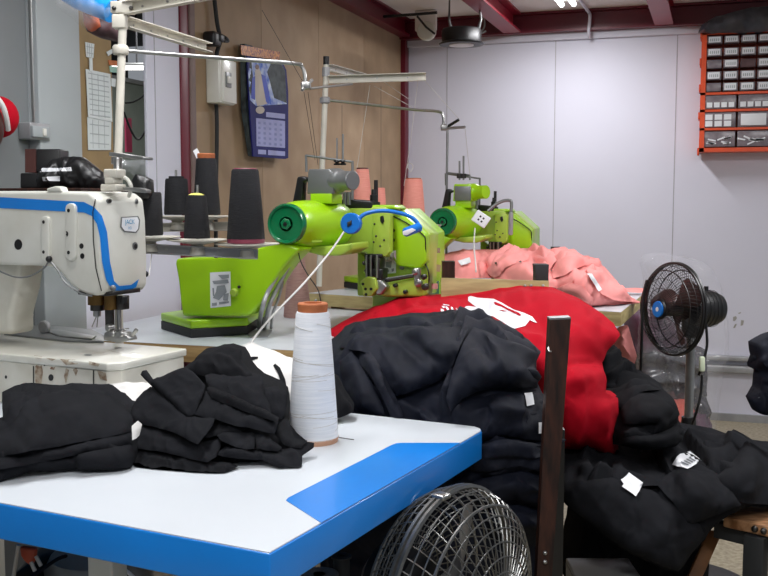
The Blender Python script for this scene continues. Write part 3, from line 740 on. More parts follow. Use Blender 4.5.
mb = MB(); mb.add(q+[Vector((v.x, v.y, 0)) for v in q], [(0, 1, 2, 3), (7, 6, 5, 4), (0, 4, 5, 1), (1, 5, 6, 2), (2, 6, 7, 3), (3, 7, 4, 0)]); mb.build('shadow_strip', m_black, t)  # black upright standing in for the dark shadow strip beside the post
d_ = 3.75
t = thing('wooden_post', 'short black post top showing above the pink clothes', 'post', Vector((W(557, 300, d_).x, W(557, 300, d_).y, 0)))
post(552.5, 561.5, 247, d_, .04, m_rubber, t)

# ================================================================== WHITE AND BLUE SEWING MACHINE
JO = onz(115, 364, .90); ja = math.radians(26)
jx = rz((math.cos(ja), -math.sin(ja), 0)); jy = rz((math.sin(ja), math.cos(ja), 0)); JZ = Vector((0, 0, 1))
def JL(x, y, z): return JO+jx*x+jy*y+JZ*(z-.90)
def JP(px, py, y=0.): return onP(px, py, JO+jy*y, jy)
def JE(px, py, x=0.): return onP(px, py, JO+jx*x, jx)
t = thing('sewing_machine', 'white sewing machine with a blue stripe and worn white bed, at left', 'sewing machine', JL(-.2, .1, TZ))
JT = t
bed = MB().prism([JL(-.62, 0, .885), JL(-.02, 0, .885), JL(0, .02, .885), JL(0, .215, .885), JL(-.62, .215, .885)], (0, 0, .015), .003).build('bed_plate', m_offwhite, t)
case = MB().prism([JL(-.62, .004, TZ+.0005), JL(-.024, .004, TZ+.0005), JL(-.004, .022, TZ+.0005), JL(-.004, .21, TZ+.0005), JL(-.62, .21, TZ+.0005)], (0, 0, .0843), .002).build('bed_case', m_dirtywhite, t)
cb = bvh(case)
decal('panel_gap', [[(93, 367), (94.3, 367), (94.3, 396), (93, 396)], [(33, 360), (34.2, 360), (34.2, 392), (33, 392)]], m_darksteel, cb, t)
decal('screw_hole', [oval(51, 377.5, 2.6, 3.4, 12)], m_black, cb, t)
decal('screw_hole', [oval(6, 377, 1.2, 1.8, 10)], m_black, cb, t); decal('screw_hole', [oval(44.5, 365, .9, 1.2, 10)], m_black, cb, t)
decal('grime', [[(36, 360), (41, 362), (43, 372), (41, 390), (36, 391), (35, 372)], [(52, 364), (56, 366), (54, 370), (50, 369)], [(66, 368), (69, 370), (66, 384), (64, 376)], [(74, 364), (79, 368), (76, 376), (73, 370)], [(97, 370), (106, 373), (107, 381), (100, 379)], [(100, 384), (107, 386), (104, 392), (98, 389)]], m_rust, cb, t)
bb = bvh(bed)
decal('grime_on_lip', [[(34, 355.5), (42, 356.5), (42, 359), (35, 358)], [(60, 359), (76, 360), (78, 364), (66, 365)], [(88, 361), (100, 364), (98, 366.5), (89, 364.5)], [(46, 358), (56, 359), (52, 361)]], m_rust, bb, t)
# machine head
hy = .052
bodyp = [(-60, 191), (60, 191), (88, 192), (97, 199), (99.5, 222), (101, 262), (101, 290), (97, 296), (88, 295), (78, 291), (70, 285), (60, 273), (52, 267), (40, 266), (0, 265), (-60, 264)]
pe = JE(146, 240, (JP(99, 240, hy)-JO).dot(jx)); ht = (pe-JO).dot(jy)-hy
body = MB().prism([JP(x, y, hy) for x, y in bodyp], jy*ht, .022, 5).build('machine_head', m_offwhite, t, sharp=50)
hb = bvh(body)
colm = MB().prism([JP(x, y, hy+.03) for x, y in ((-60, 255), (22, 255), (17, 290), (10, 318), (11, 335), (-60, 333))], jy*.07, .012, 3).build('column', m_dirtywhite, t)
# lift the column on the bed
decal('blue_stripe', [[(-45, 195), (-2, 197), (84, 202), (94, 207), (102, 216), (107, 232), (110, 262), (114, 281), (119, 286), (131, 285), (139, 279), (136, 287), (128, 291), (112, 290), (106, 280), (102, 262), (100, 238), (97, 224), (92, 216), (84, 212.5), (-2, 208), (-45, 206)]], m_blue, hb, t, off=.0012, res=2.5, th=.001)
decal('seam', [[(95, 199), (96, 199), (93.5, 212), (94, 240), (96.5, 268), (102, 291), (101, 291), (95.5, 268), (93, 240), (92.5, 212)]], m_darksteel, hb, t, off=.0016, res=2)
def boss(pts, name='boss', th=.007, y=hy):
    return MB().prism([JP(x, yy, y-th) for x, yy in pts], jy*(th+.003), .003, 3).build(name, m_offwhite, t)
def cap(x0, y0, x1, y1, r):
    o = [(x0+(x1-x0)/2+r*math.cos(a), y0+r+r*math.sin(a)) for a in [PI+PI*k/6 for k in range(7)]]
    return o+[(x0+(x1-x0)/2+r*math.cos(a), y1-r+r*math.sin(a)) for a in [PI*k/6 for k in range(7)]]
b1 = boss(cap(65, 203, 75, 261, 5.2)); b2 = boss(cap(40.5, 216, 48.5, 262, 3.9))
for o, pts in ((b1, [(68.5, 210.5, 1.5), (66, 234, 2.4), (68.5, 252.5, 1.5)]), (b2, [(43.5, 222, 1.4), (43.5, 252, 1.3)])):
    for x, y, r in pts: decal('screw', [oval(x, y, r, r*1.3, 10)], m_black, bvh(o), o, res=1.5)
for x, y, rx, ry in ((18.3, 244.5, 4, 5.4), (81.5, 246, 2.2, 2.8), (82.3, 256, 2.2, 2.8)): decal('oil_hole', [oval(x, y, rx, ry, 14)], m_black, hb, t, res=1.8)
for x, y, rx, ry in ((109, 201, 3, 2.6), (136.5, 201.5, 1.8, 3), (135, 246, 2.8, 4)):
    decal('screw', [oval(x, y, rx, ry, 14)], m_greymetal, hb, t, res=1.8, off=.001); decal('screw_recess', [oval(x+.5, y+.3, rx*.6, ry*.6, 12)], m_black, hb, t, res=1.8, off=.0018)
MB().sphere(JP(49, 259, hy-.004), .0065, n=8).build('rubber_stop', m_black, t)
p = JE(113, 288, (JP(99, 240, hy)-JO).dot(jx)+.006); MB().sphere(p, .006, n=8).build('drain_screw', m_greymetal, t)
# badge
decal('badge_rim', [[(121, 217), (138, 216), (140, 220), (139, 229), (136, 233), (124, 232), (120, 227)]], m_greymetal, hb, t, off=.0015, res=2)
decal('badge', [[(122, 218), (137, 217), (138.7, 220.5), (138, 228.5), (135.5, 231.8), (124.5, 230.8), (121.3, 226.5)]], m_label, hb, t, off=.0022, res=2)
mb = MB(); xe = (hb.ray_cast(CAM, ray(130, 223).normalized())[0]-JO).dot(jx)+.003
text_mb(mb, 'JACK', onP(130, 222, JO+jx*xe, jx), jy, JZ, .0125); text_mb(mb, 'H2', onP(130, 228, JO+jx*xe, jx), jy, JZ, .008)
mb.build('badge_lettering', mat('cyan_print', (60, 160, 205), .5), t)
# base plate under the head, needle mechanism
xh = (JP(99, 240, hy)-JO).dot(jx)
def jd(px, py, y): return JP(px, py, y)
MB().prism([JL(xh-.075, hy+.02, jd(100, 292.5, hy+.04).z-.004), JL(xh+.0, hy+.02, jd(100, 292.5, hy+.04).z-.004), JL(xh+.0, hy+ht-.02, jd(100, 292.5, hy+.04).z-.004), JL(xh-.075, hy+ht-.02, jd(100, 292.5, hy+.04).z-.004)], (0, 0, .008), .001).build('underplate', m_darksteel, t)
ym = hy+ht*.45
def pc_(px0, px1, py0, py1, m, name, par=t, y=ym):
    a = JP(px0, py0, y); b = JP(px1, py1, y); r = (JP(px1, py0, y)-JP(px0, py0, y)).length/2
    c0 = (JP(px0, py0, y)+JP(px1, py0, y))/2; c1 = Vector((c0.x, c0.y, (JP(px0, py1, y)).z)); return MB().cyl(c0, c1, r, n=20).build(name, m, par)
def bx_(px0, px1, py0, py1, m, name, dep=.02, y=ym, bev=.002):
    return MB().prism([JP(px0, py0, y-dep/2), JP(px1, py0, y-dep/2), JP(px1, py1, y-dep/2), JP(px0, py1, y-dep/2)], jy*dep, bev).build(name, m, t)
pc_(90, 105, 293, 304, m_brass, 'tension_drum'); pc_(92, 103, 303, 310, m_darksteel, 'drum_collar'); pc_(105.5, 116, 293, 309, m_brass, 'needle_clamp')
pc_(106, 113, 308, 330, m_darksteel, 'presser_bar'); pc_(94, 100, 309, 316, m_steel, 'needle_holder')
pc_(117, 120.5, 306, 331, m_steel, 'needle_bar', y=ym+.01); bx_(115, 123, 296, 310, m_darksteel, 'bar_bracket', .02, ym+.01)
pc_(121, 127, 297, 303, m_black, 'adjusting_knob', y=ym+.005)
MB().tube([JP(97, 315, ym), JP(92, 327, ym)], .0012).build('needle', m_steel, t); MB().tube([JP(98, 315, ym), JP(97, 327, ym)], .0012).build('needle', m_steel, t)
pf = MB()
pf.prism([JP(x, y, ym-.012) for x, y in ((103, 340), (104, 333), (108, 330), (114, 331), (122, 333), (128, 337), (129, 341), (116, 343))], jy*.026, .002)
pf.build('presser_foot', m_steel, t)
for x, y, r in ((107, 328, .007), (111, 334, .0065), (120, 334, .0065)): MB().lathe(JP(x, y, ym-.017), jy, [(0, r*.7), (.002, r), (.014, r)], 16).build('foot_screw', m_steel, t)
MB().prism([JP(x, y, ym-.004) for x, y in ((113, 330), (124, 328.5), (125, 330), (113, 332))], jy*.014, .001).build('foot_lever', m_steel, t)
MB().tube(bez([JP(122, 338, ym), JP(130, 336, ym), JP(134, 333, ym), JP(136.5, 329.5, ym)]), [.004]*17+[.004]*8).build('guide_hook', m_steel, t)
# slide plates, adjusting disc
def onbed(px, py, z=.9005): return onz(px, py, z)
MB().prism([onbed(x, y) for x, y in ((2, 330), (46, 326), (92, 331), (104, 337), (104, 343), (66, 342), (4, 335))], (0, 0, .004), .001).build('slide_plate', m_greymetal, t)
MB().prism([onbed(x, y, .9045) for x, y in ((40, 330), (62, 331), (96, 337), (92, 340), (60, 337))], (0, 0, .003), .001).build('slide_cover', m_steel, t)
MB().lathe(onbed(44, 333, .905)+JZ*.013+jy*-.004, jy, [(0, .0125), (.002, .0145), (.010, .0145), (.012, .0125)], 24).build('adjusting_disc', m_trim, t)
for x, y in ((118, 348), (88, 355), (144, 344)): decal('screw_slot', [oval(x, y, 4, .9, 10)], m_greymetal, bb, t, res=1.5)
# top fittings of the head
MB().lathe(JP(118.5, 190, ym), (0, 0, 1), [(0, .0085), (.06, .0085), (.062, .007)], 20).build('thread_post', m_steel, t)
pz = JP(118, 155, ym)
MB().prism([JP(x, y, ym) for x, y in ((109, 152), (143, 157), (143, 160), (109, 156))], jy*.03, .001).build('post_plate', m_steel, t)
MB().prism([JP(x, y, ym+.01) for x, y in ((111, 157), (116, 157), (116, 164), (111, 164))], jy*.012, .001).build('plate_bracket', m_steel, t)
for x0, x1, y0, y1 in ((103, 116, 169, 178), (104, 113, 177, 184), (100, 116, 184, 191)): bx_(x0, x1, y0, y1, m_cream, 'tension_block', .03, ym-.01, .003)
mb = MB(); mb.tube(bez([JP(121, 177, ym), JP(127, 179, ym), JP(131, 187, ym), JP(129, 196, ym+.02)]), .004, 8); mb.build('thread_tube', m_offwhite, t)
MB().prism([JP(x, y, ym-.01) for x, y in ((122, 187), (140, 188), (146, 190), (146, 193), (124, 191))], jy*.016, .001).build('take_up_cover', m_steel, t)
MB().prism([JP(x, y, hy) for x, y in ((46, 188.5), (55, 186), (60, 187), (62, 192), (47, 192))], jy*.02, .003).build('oil_cap', m_offwhite, t)
mb = MB(); mb.sphere(JP(145.5, 274, hy+ht), .0065, n=8); mb.build('side_knob', m_black, t)
mb = MB(); mb.tube(bez([JP(-3, 270, hy), JP(15, 277, hy-.004), JP(30, 276, hy-.004), JP(44, 268, hy-.002), JP(49, 262, hy-.004), JP(56, 268, hy-.002), JP(66, 283, hy-.002), JP(80, 293, hy-.0), JP(92, 296, hy)]), .0018, 6)
mb.build('lamp_cable', m_greymetal, t)
# ================================================================== THREAD STANDS AND CONES
def cone(px, pyb, d, wb, wt, h, m, label, cardm=None, top=None, name='thread_cone', group=None, tip=0, z=None, straight=False, cat='thread cone', basecol=None):
    """width/height in pixels at distance d"""
    p = W(px, pyb, d)
    if z is not None: p = onz(px, pyb, z); d = (p-CAM).dot(FWD)
    s = d/F; t = thing(name, label, cat, p, group); H = h*s; rb = wb*s/2; rt = wt*s/2
    b0 = .004 if basecol else 0
    MB().lathe(p+Vector((0, 0, b0+.0005)), (0, 0, 1), [(0, rb*.96), (.004, rb), (H*.5, rb+(rt-rb)*.47), (H-.004-b0, rt), (H-b0, rt*.93)], 48).build('thread', m, t, sharp=60)
    if basecol: MB().lathe(p, (0, 0, 1), [(0, rb*.97), (b0*2.2, rb*1.01), (b0*2.2+.001, rb*.9)], 40).build('base_ring', basecol, t)
    if cardm: MB().lathe(p+Vector((0, 0, H)), (0, 0, 1), [(-.004, rt*.86), (tip*s-.002, rt*.9), (tip*s, rt*.84), (tip*s, rt*.55), (tip*s*.4, rt*.5)], 32).build('tube_end', cardm, t)
    return t, p, H, rt
t, p, H, rt = cone(313.5, 441, 1.6, 50, 33.5, 130, m_thwhite, 'big white thread cone on the white table', m_card, tip=9, z=TZ, basecol=mat('tan_card', (196, 150, 122), .7))
# winding lines on the white cone
mb = MB(); s_ = (p-CAM).dot(FWD)/F
random.seed(11)
for k in range(26):
    z0 = H*(.06+.9*random.random()); th0 = random.random()*2*PI; dz = random.uniform(-.02, .02); pts = []
    for j in range(14):
        u = j/13; z = min(max(z0+dz*u, .008), H-.004); r = (25+(16.75-25)*z/H)*s_+.0006; a = th0+u*2.6
        pts.append(p+Vector((r*math.cos(a), r*math.sin(a), z)))
    mb.tube(pts, .00045, 4)
tag(mb.build('winding', m_strand, t), kind=None)
mb = MB(); mb.tube(bez([onz(338, 437, TZ+.0012), onz(346, 438.5, TZ+.0012), onz(354, 439.5, TZ+.0012)]), .0007, 5); mb.build('loose_end', m_strandb, t)

def dish(par, p, r, z0=.0, name='cone_tray'):
    MB().lathe(p-Vector((0, 0, .016)), (0, 0, 1), [(0, .012), (.004, .014), (.0135, r), (.0155, r), (.0155, r-.004), (.012, .02)], 40).build(name, m_cream, par)
    MB().lathe(p-Vector((0, 0, .034)), (0, 0, 1), [(0, .018), (.018, .014)], 20).build('tray_hub', m_cream, par)
st = thing('thread_stand', 'cream metal thread stand with black cones, rising behind the white machine', 'thread stand', Vector((W(119, 190, 2.22).x, W(119, 190, 2.22).y, T1)))
d1 = 2.22
top = W(124, -20, d1); bt = W(116.5, 215, d1); bt = bt+(bt-top)*((bt.z-T1-.0)/(top.z-bt.z)) if False else Vector((bt.x, bt.y, T1+.0005))
MB().tube([W(124.3, -30, d1), W(121.5, 60, d1), W(118.3, 150, d1), W(116.5, 215, d1), bt], .0092, 16).build('pole', m_cream, st)
def clampb(px, py, d, w, h, par, m=m_cream): return MB().box(W(px, py, d), (w, .03, h), (RIGHT, HF, Vector((0, 0, 1))), .003).build('clamp', m, par)
clampb(123, 8, d1, .05, .026, st); clampb(120, 22, d1, .03, .03, st); MB().lathe(W(120.5, 50, d1), (0, 0, 1), [(-.01, .016), (-.006, .018), (.006, .018), (.01, .015)], 20).build('collar', m_cream, st)
for dx in (-9, 8): MB().sphere(W(123+dx, 8, d1-.018), .005, n=8).build('clamp_screw', m_darksteel, st)
def channel(par, a, b, h=.018, w=.012, m=m_cream, name='arm', holes=5):
    a = Vector(a); b = Vector(b); dr = (b-a).normalized(); u = Vector((0, 0, 1)); s = dr.cross(u).normalized(); u = s.cross(dr)
    mb = MB(); L = (b-a).length; c = (a+b)/2
    mb.box(c, (L, .002, h), (dr, s, u)); mb.box(c+u*h/2+s*w/2, (L, w, .002), (dr, s, u)); mb.box(c-u*h/2+s*w/2, (L, w, .002), (dr, s, u))
    o = mb.build(name, m, par)
    mb = MB()
    for k in range(holes):
        q = a+dr*L*(k+.6)/(holes+.2); sg = -1 if (CAM-q).dot(s) < 0 else 1
        MB().cyl(q-s*.0022, q+s*.0022, .0028, n=8).build('rivet', m_steel, par)
    return o
channel(st, W(128, 9, d1), W(262, -16, 2.1), .026, .02); channel(st, W(122, 22, d1+.02), W(206, 48, 2.6), .022, .02)
mb = MB(); mb.tube(bez([W(120, 50, d1), W(160, 53.5, d1+.03), W(240, 59.5, d1+.1), W(294, 63.5, d1+.13), W(302, 67, d1+.14), (W(305, 76, d1+.14)), W(305, 84, d1+.14)]), .0048, 10); mb.build('thread_rod', m_steel, st)
clampb(306, 86, d1+.14, .022, .016, st, m_steel)
mb = MB(); mb.tube([W(302, 90, d1+.12), W(312, 80, d1+.17)], .004, 8); mb.tube([W(310, 88.5, d1+.14), W(352, 84, d1+.3)], .003, 8); mb.build('thread_eyelet', m_steel, st)
# cone platform
d2 = 2.16
chan_a = W(135, 257, d2-.1); chan_b = W(257, 262-4, d2-.05)
channel(st, W(100, 246, d2), W(258, 254, d2), .019, .02, m_trim, 'lower_beam', 6)
channel(st, W(118, 228, d2+.22), W(232, 226, d2+.26), .019, .02, m_cream, 'upper_beam', 3)
for px, py, d in ((150, 236, d2), (197.5, 239, d2), (247, 243, d2)): dish(st, W(px, py, d), .066 if px != 247 else .07)
for px, py, d in ((177, 215.5, d2+.24), (207, 215.5, d2+.24)): dish(st, W(px, py, d), .058)
MB().tube([W(216, 216, d2+.3), W(216, 258, d2+.3)], .005).build('stay', m_darksteel, st)
mb = MB(); mb.tube([W(118, 246, d2), W(118, 228, d2+.22)], .008); mb.build('beam_link', m_cream, st)
def spindle(par, px, py0, py1, d): MB().tube([W(px, py0, d), W(px, py1, d)], .003, 8).build('spindle', m_steel, par)
for px, py0, py1, d in ((151, 236, 183, d2), (197.5, 239, 185, d2), (176, 215, 170, d2+.24)): spindle(st, px, py0, py1, d)
cone(147, 235.5, d2, 32, 30, 43, m_thblack, 'fat black thread cone just right of the white machine')
c_, p, H, rt = cone(177, 215, d2+.24, 25.5, 22, 36, m_thblack, 'short black thread cone in front of the white panel'); MB().lathe(p+Vector((0, 0, H)), (0, 0, 1), [(-.002, rt*.7), (.006, rt*.68)], 24).build('upper_winding', m_thblack, c_)
c_, p, H, rt = cone(197, 238.5, d2, 26.5, 20, 43, m_thblack, 'black thread cone with a yellow top, between the other black ones'); MB().lathe(p+Vector((0, 0, H)), (0, 0, 1), [(-.001, rt*.95), (.004, rt*.5), (.005, .004)], 24).build('yellow_cap', m_yellow, c_)
c_, p, H, rt = cone(207, 215, d2+.24, 27, 20, 56, m_thblack, 'tall black thread cone with pink tube end and white tag', m_card, tip=5)
s_ = (p-CAM).dot(FWD)/F
MB().prism([W(196, 157, d2+.2), W(200, 160, d2+.2), W(196, 149, d2+.2), W(193, 150, d2+.2)][0:0] or [W(x, y, d2+.22) for x, y in ((193, 151), (197, 148), (201, 156), (197, 159))], HF*.0012).build('tag', m_label, c_)
c_, p, H, rt = cone(246, 243, d2, 38, 27, 73, m_thblack, 'largest black thread cone with a pink base, left of the lime machine', m_pinkdark, tip=1, basecol=m_pinkdark)
# black bundle on the fat cone
cs = cloth('black_wrap', [(130, 191), (131, 182), (136, 174), (143, 176), (150, 180), (151, 192), (147, 198), (133, 199)], m_black, d=2.1, vol=.03, edge=.01, ew=4, na=.006, seed=4, res=2.5)
tag(cs, 'crumpled black wrapping on top of the fat black thread cone', 'wrapping')
cs = cloth('clear_bag', [(112, 156), (128, 160), (146, 159), (147, 176), (142, 183), (130, 172), (124, 174), (113, 166)], m_plastic, d=2.13, edge=.01, ew=4, na=.008, seed=14, res=2.5)
tag(cs, 'crinkled clear plastic bag hanging from the metal plate above the white machine', 'bag')
# blue roll and plastic high at the upper left
t = thing('plastic_roll', 'bright blue roll in clear plastic hanging at the top left', 'roll', W(95, 5, 2.3))
MB().tube([W(60, -14, 2.3), W(80, -2, 2.28), W(112, 11, 2.26)], .027, 16).build('blue_roll', mat('bright_blue_film', (30, 150, 232), .3, var=.05), t)
o = cloth('clear_wrap', [(56, 4), (70, -10), (100, 0), (112, 10), (100, 22), (88, 30), (72, 18)], m_plastic, t, d=2.24, edge=.01, ew=4, na=.01, seed=15, res=3)
o = cloth('brown_lump', [(84, 12), (98, 16), (112, 14), (120, 24), (118, 40), (104, 36), (88, 30)], mat('brown_bundle', (96, 72, 74), .6, scale=30, rgb2=(60, 40, 46)), t, d=2.34, vol=.06, edge=.01, ew=4, na=.01, seed=16, res=3)
cloth('orange_lump', [(84, 10), (94, 14), (97, 24), (88, 30), (84, 24)], mat('orange_bundle', (190, 96, 62), .6), t, d=2.3, vol=.03, edge=.01, ew=4, na=.01, seed=17, res=3)

# second stand
s2 = thing('thread_stand', 'thread stand with black-tipped pole behind the near lime machine', 'thread stand', Vector((W(321, 200, 3.38).x, W(321, 200, 3.38).y, T2)))
d3 = 3.38
tp0 = W(326.3, 64, d3); pm = W(321.5, 190, d3)
MB().tube([tp0, W(325, 100, d3), W(322.3, 165, d3), W(320, 250, d3), W(319, 286.5, d3)], .0095, 14).build('pole', m_cream, s2)
MB().cyl(tp0-Vector((0, 0, .002)), tp0+Vector((0, 0, .025)), .0105).build('end_cap', m_black, s2)
channel(s2, W(329, 80, d3), W(426, 77, d3-.05), .024, .02, m_cream, 'arm', 3); channel(s2, W(328, 68, d3), W(362, 77, d3+.5), .022, .018, m_cream, 'cross_arm', 3)
MB().lathe(W(325, 100, d3), (0, 0, 1), [(-.012, .014), (-.008, .018), (.006, .018), (.01, .014)], 16).build('collar', m_trim, s2)
MB().lathe(W(326, 72, d3), (0, 0, 1), [(-.015, .013), (.015, .013)], 16).build('collar', m_trim, s2)
mb = MB(); mb.tube(bez([W(325, 100, d3), W(360, 103.5, d3), W(412, 109.5, d3), W(438, 111.5, d3), W(443, 116, d3), W(443.5, 125, d3)]), .0048, 8); mb.build('thread_rod', m_steel, s2)
clampb(444, 127.5, d3, .022, .02, s2, m_steel)
mb = MB(); mb.tube([W(447, 127, d3), W(459, 119.5, d3-.02)], .005, 8); mb.build('black_hook', m_black, s2); mb = MB(); mb.tube([W(446, 128.5, d3), W(465, 127, d3-.05)], .0045, 8); mb.build('thread_eyelet', m_steel, s2)
for px, py, d in ((363, 207, d3-.1), (414, 222, d3+.05)): dish(s2, W(px, py, d), .06)
channel(s2, W(320, 209.5, d3-.02), W(440, 228, d3+.03), .02, .02, m_cream, 'lower_beam', 2)
cone(362.5, 206.5, d3-.1, 19, 13, 37, m_thpink, 'small salmon pink cone behind the grey motor of the near lime machine', m_brown, tip=1.5)
c_, p, H, rt = cone(413.5, 221.5, d3+.05, 24, 17.5, 42, m_thpink, 'tall salmon pink cone beside the maroon corner post', m_card, tip=1.2)
mb = MB(); mb.tube(bez([W(407, 168, d3), W(409, 163, d3), W(413, 166, d3), W(410, 172, d3), W(407, 165, d3)]), .0012, 5); mb.build('loose_end', m_strand, c_)
cone(380, 214, d3+.02, 13, 10, 26, m_thpink, 'short salmon pink cone partly hidden between motor and head')
cone(297.5, 317, 2.9, 28, 15, 61, m_thmauve, 'dusty mauve thread cone under the lime motor on the pale table', z=T1)
# third stand (thin)
s3 = thing('thread_stand', 'slim steel thread pole behind the far lime machine', 'thread stand', Vector((W(446.5, 200, 3.55).x, W(446.5, 200, 3.55).y, T2)))
MB().tube([W(447.5, 130, 3.55), W(446.5, 200, 3.55), Vector((W(446.3, 280, 3.55).x, W(446.3, 280, 3.55).y, T2+.0005))], .0042, 10).build('pole', m_greymetal, s3)
mb = MB(); mb.tube([W(446.8, 173, 3.55), W(470, 175.5, 3.5), W(470, 180, 3.5)], .004, 8); mb.build('arm', m_greymetal, s3)
for px, py in ((459.5, 161), (463.5, 156)):
    MB().tube([W(px, 180, 3.5), W(px, py, 3.5)], .0035, 8).build('pin', m_greymetal, s3)
    MB().lathe(W(px, 176, 3.5), (0, 0, 1), [(-.008, .01), (.008, .01)], 12).build('tension_disc', m_darksteel, s3)
# threads in the air
def strand(a, b, da, db, label, m=m_strand, r=.0009, sag=0):
    mb = MB(); mid = ((a[0]+b[0])/2, (a[1]+b[1])/2+sag); mb.tube(bez([W(*a, da), W(*mid, (da+db)/2), W(*b, db)], 6), r, 4)
    tag(mb.build('thread_strand', m), label, 'thread')
strand((425, 81), (459, 119), d3, d3, 'pale thread running from the arm tip down to the black hook', sag=0)
strand((418, 80), (404, 186), d3, d3, 'pale thread dropping from the arm tip to the tall pink cone', sag=4)
strand((370, 85), (357, 168), d3, d3, 'light thread falling from the arm to the small pink cone')
strand((374, 86), (412, 107), d3, d3, 'thread slanting from the cream arm to the bent rod')
strand((384, 82), (410, 100), d3, d3, 'short thread slanting above the bent rod')
strand((381, 86), (381, 190), d3, d3, 'vertical thread hanging from the middle of the cream arm', m_strandb, .0007)
strand((342, 105), (342, 165), d3, d3, 'dark thread hanging beside the black-tipped pole', m_strandb, .0007)
strand((308, 92), (318, 165), 2.4, 2.6, 'fine dark thread from the eyelet clamp down past the calendar', m_strandb, .0007)
strand((304, 92), (315, 160), 2.4, 2.6, 'second fine dark thread falling from the eyelet clamp', m_strandb, .0007)
strand((465, 128), (470, 176), d3, 3.5, 'white thread from the eyelet down to the far lime machine')
strand((262, 10), (303, 82), 2.2, 2.35, 'dark thread slanting over the calendar to the eyelet clamp', m_strandb, .0007)
strand((152, 252), (149, 276), 2.15, 2.05, 'pale thread beside the side knob of the white machine')

# ================================================================== LIME SEWING MACHINES
ID = lambda p: p
def lime_machine(label, T, S, near):
    D0 = W(286, 224, 2.6); Y0 = D0.y; X_ = Vector((1, 0, 0)); Y_ = Vector((0, 1, 0)); Z_ = Vector((0, 0, 1))
    base = T(onz(215, 332, T1)); t = thing('lime_sewing_machine', label, 'sewing machine', base)
    def p(px, py, dy): return T(onY(px, py, Y0+dy))
    def pr(pts, dy, dep, m, name, bev=.006, par=t, seg=3):
        return MB().prism([p(x, y, dy) for x, y in pts], Y_*dep*S, bev*S, seg).build(name, m, par, sharp=50)
    def dec(name, polys, m, target, off=.001, par=t, res=2):   # polys in pixels of the near machine on a plane just off the target
        return None
    # hand wheel
    o = T(D0); R = .053*S
    hw = MB().lathe(o, Y_, [(.0, R*.80), (-.004*S, R*.84), (-.006*S, R*.93), (.0, R), (.018*S, R), (.022*S, R*.9)], 48).build('hand_wheel', m_dgreen, t)
    MB().lathe(o+Y_*.002*S, Y_, [(-.002*S, R*.36), (.0, R*.4), (.004*S, R*.4)], 28).build('wheel_recess', m_black, hw)
    MB().lathe(o, Y_, [(-.006*S, R*.24), (-.004*S, R*.29), (.004*S, R*.3)], 6).build('wheel_nut', m_dgreen, hw)
    MB().lathe(o, Y_, [(-.0075*S, R*.1), (-.003*S, R*.12)], 14).build('wheel_bolt', m_black, hw)
    # barrel
    ax = (p(337, 224.5, .25)-o); L = ax.length
    MB().lathe(o+Y_*.018*S, ax, [(0, R*.96), (.012*S, R*1.06), (L*.15, R*1.15), (L*.45, R*1.24), (L*.75, R*1.25), (L*.93, R*1.16), (L*.98, R*.98)], 48).build('barrel', m_lime, t)
    MB().lathe(o+ax*.99, ax, [(-.005*S, R*.8), (.012*S, R*.74)], 32).build('barrel_collar', m_black, t)
    if near:
        lb = MB().prism([p(x, y, -.0) for x, y in ((312, 240.5), (322, 240), (322, 242), (312, 242.5))], Y_*.001).build('barrel_label', m_lime2, t)
    # underside of the barrel and lower bracket
    pr([(294, 243), (306, 247), (330, 246), (352, 243), (352, 250), (340, 256), (322, 256), (306, 252)], .1, .14, m_lime2, 'underside', .012)
    # motor block on top
    mm = m_greymetal if near else m_lime
    pr([(308, 171), (309, 169), (329, 169), (333, 172), (333.5, 194), (307, 194)], .12, .085, mm, 'motor_box', .008)
    if not near: pr([(308.5, 172), (331, 172.5), (331, 193), (308.5, 193)], .112, .006, m_greymetal, 'motor_plate', .002)
    pr([(310, 193), (332, 193), (332, 204), (310, 203)], .12, .08, m_lime, 'motor_foot', .004)
    a = p(331, 181, .16); b = p(353, 180.5, .12); bx = (b-a)
    MB().lathe(a, bx, [(0, .034*S), (bx.length*.35, .034*S), (bx.length*.5, .029*S), (bx.length*.55, .026*S), (bx.length*.98, .026*S), (bx.length, .024*S)], 32).build('motor_cylinder', mm, t)
    pr([(297, 177), (302, 176), (307, 178), (307, 181), (303, 182), (302, 203), (292, 203), (293, 199)], .13, .03, m_black, 'release_lever', .004)
    mb = MB(); mb.tube(bez([p(306, 155, .3), p(306.5, 172, .3)], 3), .004*S, 8); mb.tube([p(306, 155.5, .3), p(353, 162, .3)], .0035*S, 8); mb.tube([p(352.5, 161, .3), p(352.5, 200, .3)], .004*S, 8)
    mb.build('thread_frame', m_greymetal, t)
    for x, yt in ((337, 138), (343, 134)):
        if near: MB().tube([p(x, 165, .3), p(x, yt, .3)], .0026, 8).build('pin', m_steel, t); MB().lathe(p(x, 163, .3), Z_, [(-.006, .009), (-.002, .01), (.001, .004), (.004, .01), (.008, .009)], 14).build('tension_disc', m_black, t)
    for x in (340, 345, 349): MB().cyl(p(x, 205, .3), p(x, 192, .3), .006*S, n=12).build('guide_bolt', m_steel, t)
    pr([(338, 200), (348, 199), (372, 201), (372, 209), (340, 209)], .3, .05, m_black, 'guide_block', .004)
    # head
    Yh = .30
    head = pr([(322, 214), (343, 212), (346, 206.5), (386, 206.5), (390, 212), (390, 256), (372, 262), (366, 253), (340, 253), (320, 247)], Yh, .12, m_lime2, 'head', .007)
    pr([(347, 205), (393, 205), (397, 209), (347, 209)], Yh+.005, .10, m_lime, 'top_cover', .004)
    face = pr([(372, 212), (386, 211), (390, 214), (390, 252), (386, 256.5), (373, 256.5)], Yh-.022, .03, m_lime2, 'face_plate', .003)
    for x, y in ((374.5, 224), (376, 236), (380, 246), (384, 240), (373.5, 242)):
        MB().sphere(p(x, y, Yh-.022), .003*S, n=8).build('face_screw', m_darksteel, face)
